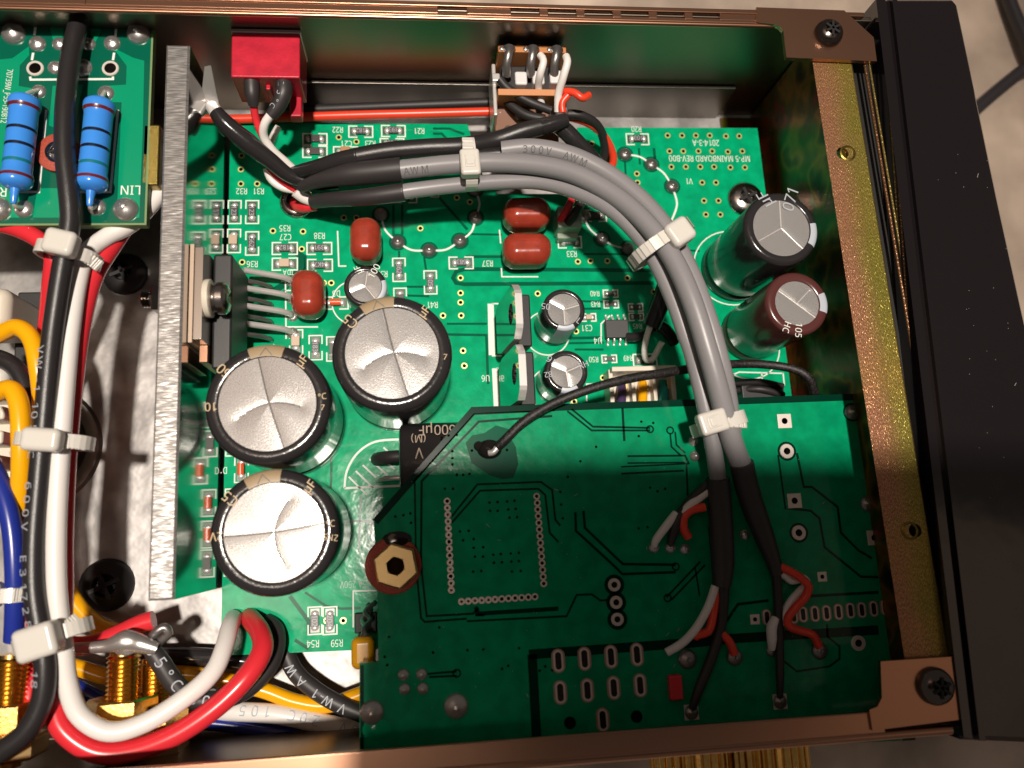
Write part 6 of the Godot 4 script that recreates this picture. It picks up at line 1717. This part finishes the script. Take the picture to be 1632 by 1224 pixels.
# ---------- mains and speaker wiring on the left ----------
func left_wiring() -> void:
	# round opening in the floor behind the wires
	var s := Shape.new()
	var o := Vector3(-86.78, 0, 11.77)
	s.lathe([Vector2(9.2, 0.02), Vector2(10.2, 0.5), Vector2(11.6, 0.55), Vector2(12.2, 0.03)], 56, Transform3D(Basis.IDENTITY, o))
	s.ring(o + Vector3(0, 0.03, 0), 0, 9.2, 40)
	single(s, "floor_bushing", "lip_plate", "round pressed ring in the bare floor behind the left wires", "ring", o)
	var g := "thick insulated wires on the left"
	var p := [Vector3(-69.73, 31, -65.45), Vector3(-70.02, 31, -60.24), Vector3(-70.66, 32, -51.67), Vector3(-70.59, 33, -42.24), Vector3(-70.2, 33.2, -34.11), Vector3(-69.36, 33, -27.45), Vector3(-68.95, 32.6, -21.85), Vector3(-69.56, 32.4, -16.67), Vector3(-70.39, 32, -10.32), Vector3(-71.15, 31.6, -3.01), Vector3(-71.53, 31.4, 4.25), Vector3(-71.94, 31, 12.37), Vector3(-72.29, 30.8, 21.36), Vector3(-72.54, 30.6, 30.15), Vector3(-72.11, 30.6, 37.83), Vector3(-70.91, 30.4, 44.48), Vector3(-70.16, 30, 49.68), Vector3(-70.69, 29.4, 54.79), Vector3(-72.82, 29, 58.81), Vector3(-76.18, 28.6, 61.36), Vector3(-80.35, 28, 63.62)]
	var t := thing("black_cable", "thick black printed cable from over the input board down the whole left side", "cable", Vector3(-71.15, 31.6, -3.01), g)
	wire(p, 1.62, "sheath", "sheath_black", t, 18)
	cable_print("VW-1 105\u00b0C  600V  E317281   18", p, 66.0, 1.75, 1.62, Vector3(-0.75, 1, 0.1), "grey_print", t)
	p = [Vector3(-56.82, 24, -31.49), Vector3(-61.35, 25, -24.87), Vector3(-65.61, 26, -21.48), Vector3(-68.19, 27.5, -17.86), Vector3(-68.97, 28.5, -12.5), Vector3(-69.49, 29, -4.71), Vector3(-69.69, 29.4, 3.91), Vector3(-69.81, 29.6, 13.28), Vector3(-69.92, 29.6, 22.38), Vector3(-69.83, 29.4, 31.26), Vector3(-69.41, 29, 39.04), Vector3(-68.59, 28, 46.8), Vector3(-67.97, 27, 52.64), Vector3(-66.27, 26, 57.62), Vector3(-61.95, 25.4, 60.48), Vector3(-56.55, 24.6, 59.53), Vector3(-50.8, 23, 56.21), Vector3(-47.4, 21, 53.02), Vector3(-46.35, 18, 49.46), Vector3(-46.49, 14, 46.77), Vector3(-47, 9, 45.63)]
	t = thing("white_wire", "thick white wire beside the black cable, looping round at the bottom into the main board", "wire", Vector3(-69.69, 29.4, 3.91), g)
	wire(p, 1.55, "sheath", "wire_white", t, 18)
	p = [Vector3(-60.52, 20, -32.04), Vector3(-62.98, 22, -26.93), Vector3(-65.48, 24, -20.83), Vector3(-67.79, 25.5, -14.57), Vector3(-69.18, 26, -6.59), Vector3(-69.86, 26.4, 3.32), Vector3(-70.21, 26.6, 12.89), Vector3(-70.33, 26.6, 22.2), Vector3(-70.24, 26.4, 31.28), Vector3(-70.01, 26, 39.22), Vector3(-70.29, 25.4, 48), Vector3(-70.58, 25, 54.71), Vector3(-69.37, 24.6, 59.58), Vector3(-64.72, 24, 63.42), Vector3(-59.19, 23.4, 63.97), Vector3(-52.61, 23, 62.07), Vector3(-46.45, 22.4, 58.37), Vector3(-41.71, 21.4, 53.92), Vector3(-39.86, 19, 50.34), Vector3(-40.89, 15.5, 47.79), Vector3(-43.23, 11, 46.2), Vector3(-44.3, 8, 45.77)]
	t = thing("red_wire", "thick red wire under the white one, looping round at the bottom into the main board", "wire", Vector3(-68.47, 26, -6.58), g)
	wire(p, 1.78, "sheath", "wire_red", t, 18)
	p = [Vector3(-86.93, 25, -24.99), Vector3(-81.22, 26, -23.42), Vector3(-76.32, 27, -20.72), Vector3(-73.9, 27, -17.53), Vector3(-74.77, 25, -13.69), Vector3(-77.32, 20, -7.2), Vector3(-79.8, 16, 1.02), Vector3(-81.17, 14, 9.83), Vector3(-81.65, 13, 18.76), Vector3(-82.17, 12, 28.72), Vector3(-81.6, 12, 38.55), Vector3(-79.59, 14, 46.93), Vector3(-77.84, 17, 53.74), Vector3(-78.03, 18, 59.47)]
	t = thing("red_wire", "thick red wire peeping out left of the thick black cable below the input board", "wire", Vector3(-72.97, 29, -12.39), g)
	wire(p, 1.5, "sheath", "wire_red", t, 16)
	p = [Vector3(-89.5, 17, -2.69), Vector3(-85.81, 18, -1.92), Vector3(-82.73, 18.5, 0.08), Vector3(-80.59, 19, 4.06), Vector3(-79.16, 19.5, 10.62), Vector3(-78.49, 20, 18.3), Vector3(-78.41, 20, 26.8), Vector3(-78.19, 20, 34.1), Vector3(-77.58, 20, 41.28)]
	t = thing("black_cable", "black cable curving down from the pale connector at the left edge of the picture", "cable", Vector3(-75.8, 27.6, 11.79), g)
	wire(p, 1.6, "sheath", "sheath_black", t, 16)
	p = [Vector3(-87.03, 22, -3.74), Vector3(-83.58, 23, -5.21), Vector3(-80.06, 24.5, -5.86), Vector3(-77.24, 25.5, -3.57), Vector3(-75.76, 26, 0.93), Vector3(-75.16, 25, 7.21), Vector3(-76.01, 23, 13.32)]
	t = thing("yellow_wire", "thick yellow wire arching beside the red and black cables, the upper of two", "wire", Vector3(-77.24, 25.5, -3.57), g)
	wire(p, 1.5, "sheath", "wire_yellow", t, 16)
	p = [Vector3(-84.27, 26, 7.11), Vector3(-80.93, 27, 5.68), Vector3(-78.5, 28, 5.72), Vector3(-76.98, 28.6, 8.58), Vector3(-76.37, 28.6, 13.96), Vector3(-76.54, 27.6, 18.96), Vector3(-77.19, 26, 23.92), Vector3(-78.02, 24, 28.92)]
	t = thing("yellow_wire", "thick yellow wire bent straight down at the left edge, the lower of two", "wire", Vector3(-76.57, 28.6, 13.95), g)
	wire(p, 1.55, "sheath", "wire_yellow", t, 16)
	p = [Vector3(-84.29, 27, 13.5), Vector3(-80.61, 27.5, 19), Vector3(-78.34, 28, 23.95), Vector3(-77.09, 28, 28.96), Vector3(-76.54, 27.6, 34.88), Vector3(-76.66, 26.6, 40.75), Vector3(-77.31, 25, 45.7)]
	t = thing("blue_wire", "thick blue wire at the left edge between the yellow wire and the lower ties", "wire", Vector3(-77.09, 28, 28.96), g)
	wire(p, 1.5, "sheath", "wire_blue", t, 16)
	# pale connector block behind the wires
	t = thing("terminal_block", "cream plastic terminal block at the left edge behind the yellow wires", "connector", Vector3(-89.62, 10, -0.41))
	s = Shape.new()
	s.rbox(Vector3(-88.1, 14, -10.76), Vector3(9, 14, 7.5), 2.0, Basis.IDENTITY, 2)
	put(s, "rounded_cap", "cream", t)
	s = Shape.new()
	s.rbox(Vector3(-88.25, 12, 2.37), Vector3(8.5, 14, 6.0), 1.6, Basis.IDENTITY, 2)
	put(s, "collar", "nylon", t)
	s = Shape.new()
	for k in 5:
		s.rbox(Vector3(-86.75, 14, 0.45) + Vector3(-1, 0, k * 4.3 + 3.0), Vector3(6.5, 8, 2.4), 0.5)
	s.rbox(Vector3(-89.44, 9, 10.07), Vector3(8, 6, 24), 0.6)
	put(s, "slotted_body", "cream", t)
	s = Shape.new()
	s.rbox(Vector3(-86.7, 2.5, -6.84), Vector3(6.5, 5.0, 23.0), 0.4)
	put(s, "dark_base", "plastic_black", t)
	# ties on the left bundle
	var tg := "pale nylon cable ties"
	tie(false, "pale cable tie just below the edge of the input board", Vector3(-70.31, 29.2, -16.94), Vector3(-0.25, 0, 1).normalized(), Vector2(4.6, 3.6), Vector3(5.0, 3.2, 4.2), Vector3(-69.08, 35, -17.01), [Vector3(-67.55, 32, -16.57), Vector3(-65.91, 31, -15.49), Vector3(-65.06, 30, -14.83)], tg)
	tie(false, "pale cable tie halfway down the left bundle", Vector3(-71.13, 28.6, 14.55), Vector3(-0.1, 0, 1).normalized(), Vector2(5.4, 3.4), Vector3(5.9, 3.0, 3.7), Vector3(-70.66, 34, 14.88), [Vector3(-68.45, 32.6, 15.1), Vector3(-66.83, 31, 15.17), Vector3(-65.88, 30, 15.3)], tg)
	tie(false, "pale cable tie low on the left bundle, tilted above the brass stud", Vector3(-69.99, 28, 45.01), Vector3(-0.28, 0, -1).normalized(), Vector2(5.2, 3.4), Vector3(6.0, 4.0, 5.0), Vector3(-69.76, 33.5, 45.28), [Vector3(-68.34, 31.5, 44.32), Vector3(-66.97, 30.5, 43.58), Vector3(-65.9, 29.6, 42.61)], tg)
	tie(false, "pale cable tie round the blue wire at the left edge", Vector3(-77.92, 26.6, 38.55), Vector3(0.0, 0, 1), Vector2(3.6, 2.6), Vector3(3.0, 3.0, 4.0), Vector3(-79, 29, 38.32), [Vector3(-75.56, 30, 38.44), Vector3(-74.46, 29.6, 38.53)], tg)
	# binding post studs with nuts
	for e in [["brass threaded stud with a bright hexagon nut, in the middle of the lower left", Vector3(-63.11, 17, 53.17), 1.0], ["brass threaded stud with hexagon nut at the left edge of the picture", Vector3(-80.14, 19, 52.25), 1.0], ["brass threaded stud half hidden behind the middle one", Vector3(-59.21, 13, 55.12), 0.9]]:
		var c: Vector3 = e[1]
		t = thing("threaded_stud", e[0], "stud", c, "brass studs through the near side wall")
		var r := 2.75
		var xf := Transform3D(Basis(Vector3.RIGHT, PI / 2), Vector3(c.x, c.y, c.z - 3.2))
		s = Shape.new()
		var prof := [Vector2(0, -0.6), Vector2(r - 0.5, -0.6)]
		for k in 12:
			prof.append(Vector2(r - 0.42, k * 0.72))
			prof.append(Vector2(r, k * 0.72 + 0.36))
		prof.append(Vector2(r - 0.4, 9.0))
		prof.append(Vector2(r - 0.4, 17.0))
		s.lathe(prof, 28, xf, 0, TAU, 20)
		put(s, "thread", "gold", t)
		s = Shape.new()
		s.hexagon(5.6, 6.8, 11.4, r - 0.3, xf, 0.12)
		put(s, "nut", "gold", t)
		s = Shape.new()
		s.hexagon(6.0, 12.2, 15.6, r - 0.3, xf, 0.5)
		put(s, "nut", "brass", t)
	# solder lug joined to the stud
	var lug := thing("solder_lug", "lumpy grey solder on a lug across the top of the brass stud", "lug", Vector3(-61.92, 20, 48.76))
	s = Shape.new()
	s.tube(smooth([Vector3(-70.5, 20.5, 47.97), Vector3(-67.12, 20.8, 48.03), Vector3(-64.38, 21, 47.87), Vector3(-61.41, 21.6, 47.27), Vector3(-59.41, 21, 47.87), Vector3(-56.76, 20.4, 48.92)], 5), along([0.8, 0.95, 1.1, 1.9, 1.6, 1.0], 26), 12, true, 0.8)
	s.lathe([Vector2(2.3, 0), Vector2(1.9, 1.4), Vector2(1.2, 2.2), Vector2(0.5, 2.6), Vector2(0, 2.65)], 18, Transform3D(Basis(Vector3.RIGHT, -0.9), Vector3(-61.3, 20.4, 48.04)))
	put(s, "solder", "solder", lug)
	wire([Vector3(-58.46, 19, 47.78), Vector3(-57.17, 20, 46.31), Vector3(-55.77, 20, 45.58), Vector3(-55.25, 19.6, 46.67), Vector3(-56.72, 19, 47.88), Vector3(-57.73, 18.6, 48.89)], 0.75, "twisted_end", "solder_dull", lug)
	p = [Vector3(-58.43, 19, 48.59), Vector3(-56.52, 19, 51.35), Vector3(-54.57, 18.4, 54.6), Vector3(-51.79, 17.5, 57.57), Vector3(-47.88, 16.6, 58.41), Vector3(-43.42, 15.6, 57.25), Vector3(-40.05, 14, 54.19), Vector3(-38.81, 12, 50.7), Vector3(-39.41, 10, 47.96), Vector3(-41.25, 8.6, 46.56)]
	t = thing("black_cable", "black printed cable from the solder lug curving round under the red loop", "cable", Vector3(-47.88, 16.6, 58.41))
	wire(p, [1.35, 1.62, 1.65, 1.65, 1.65, 1.65, 1.65, 1.65, 1.6, 1.5], "sheath", "shrink", t, 16)
	cable_print("05\u00b0C 600", p, 1.0, 1.9, 1.64, Vector3(0.35, 1, -0.1), "grey_print", t)
	p = [Vector3(-40.14, 6, 46.32), Vector3(-38.42, 6.5, 51.45), Vector3(-36.28, 7, 55.97), Vector3(-32.82, 7.5, 59.19), Vector3(-28.25, 8, 62.03), Vector3(-22.61, 8, 64.6), Vector3(-16.95, 8, 66.95)]
	t = thing("black_cable", "black cable with upside down print running under the lower left corner of the upper board", "cable", Vector3(-32.82, 7.5, 59.19))
	wire(p, 1.62, "sheath", "shrink", t, 16)
	cable_print("VW-1 AW", p, 10.0, 1.7, 1.62, Vector3(0, 1, 0.1), "grey_print", t, true)
	for e in [["black_cable", "black cable with a glossy streak lying across behind the white loop", [Vector3(-66.7, 6, 52), Vector3(-60.09, 6, 51.97), Vector3(-53.41, 6, 52.5), Vector3(-46.66, 6, 53.47), Vector3(-41.18, 5, 54.86)], 1.7, "sleeve_black"], ["yellow_wire", "yellow wire low on the floor passing behind the brass stud to the right", [Vector3(-78.89, 8, 51.17), Vector3(-73.48, 8, 53.02), Vector3(-68.22, 7.5, 54.94), Vector3(-61.9, 7, 54.56), Vector3(-55.3, 7, 55.2), Vector3(-49.86, 6.5, 56.5), Vector3(-42.09, 6, 59.08), Vector3(-36.43, 6, 61.43), Vector3(-30.75, 6, 62.48), Vector3(-25, 6, 61.09), Vector3(-16.82, 6, 58.49)], 1.45, "wire_yellow"],
		["yellow_wire", "yellow wire on the floor left of the black cross recess screw", [Vector3(-78.27, 6, 38), Vector3(-74.97, 6, 42.88), Vector3(-71.31, 6, 46.21), Vector3(-67.04, 5.5, 47.63)], 1.6, "wire_yellow"], ["blue_wire", "blue wire on the floor running along the near side wall", [Vector3(-79.64, 6, 53.37), Vector3(-74.09, 6, 56.97), Vector3(-67.46, 6, 60.65), Vector3(-59.76, 6, 63.11), Vector3(-51.07, 5.5, 64.25), Vector3(-42.23, 5, 66.07), Vector3(-33.17, 5, 68.02), Vector3(-21.75, 5, 70.59)], 1.4, "wire_blue"],
		["white_wire", "white printed wire on the floor running under the upper board corner", [Vector3(-66, 4, 59.84), Vector3(-55.7, 5, 61.43), Vector3(-46.54, 6, 62.5), Vector3(-39.72, 6.5, 63.3), Vector3(-31.83, 6.5, 65.37), Vector3(-23.94, 6, 67.79), Vector3(-17.07, 6, 69.59)], 1.75, "wire_white"], ["red_wire", "short red wire stripped at its end above the solder lug", [Vector3(-76.29, 17, 45.73), Vector3(-72.35, 16.5, 47.88), Vector3(-68.29, 16.5, 47.91), Vector3(-64.26, 16.5, 46.5), Vector3(-61.01, 16.5, 45.13), Vector3(-58.64, 16.5, 44.54)], 1.6, "wire_red"]]:
		var path := smooth(e[2])
		t = thing(e[0], e[1], "wire", path[path.size() / 2])
		wire(e[2], e[3], "sheath", e[4], t, 16)
		if e[1].begins_with("white printed"):
			cable_print("600V  20C  105", e[2], 21.0, 1.8, 1.76, Vector3(0, 1, -0.3), "stripe_grey", t, true)
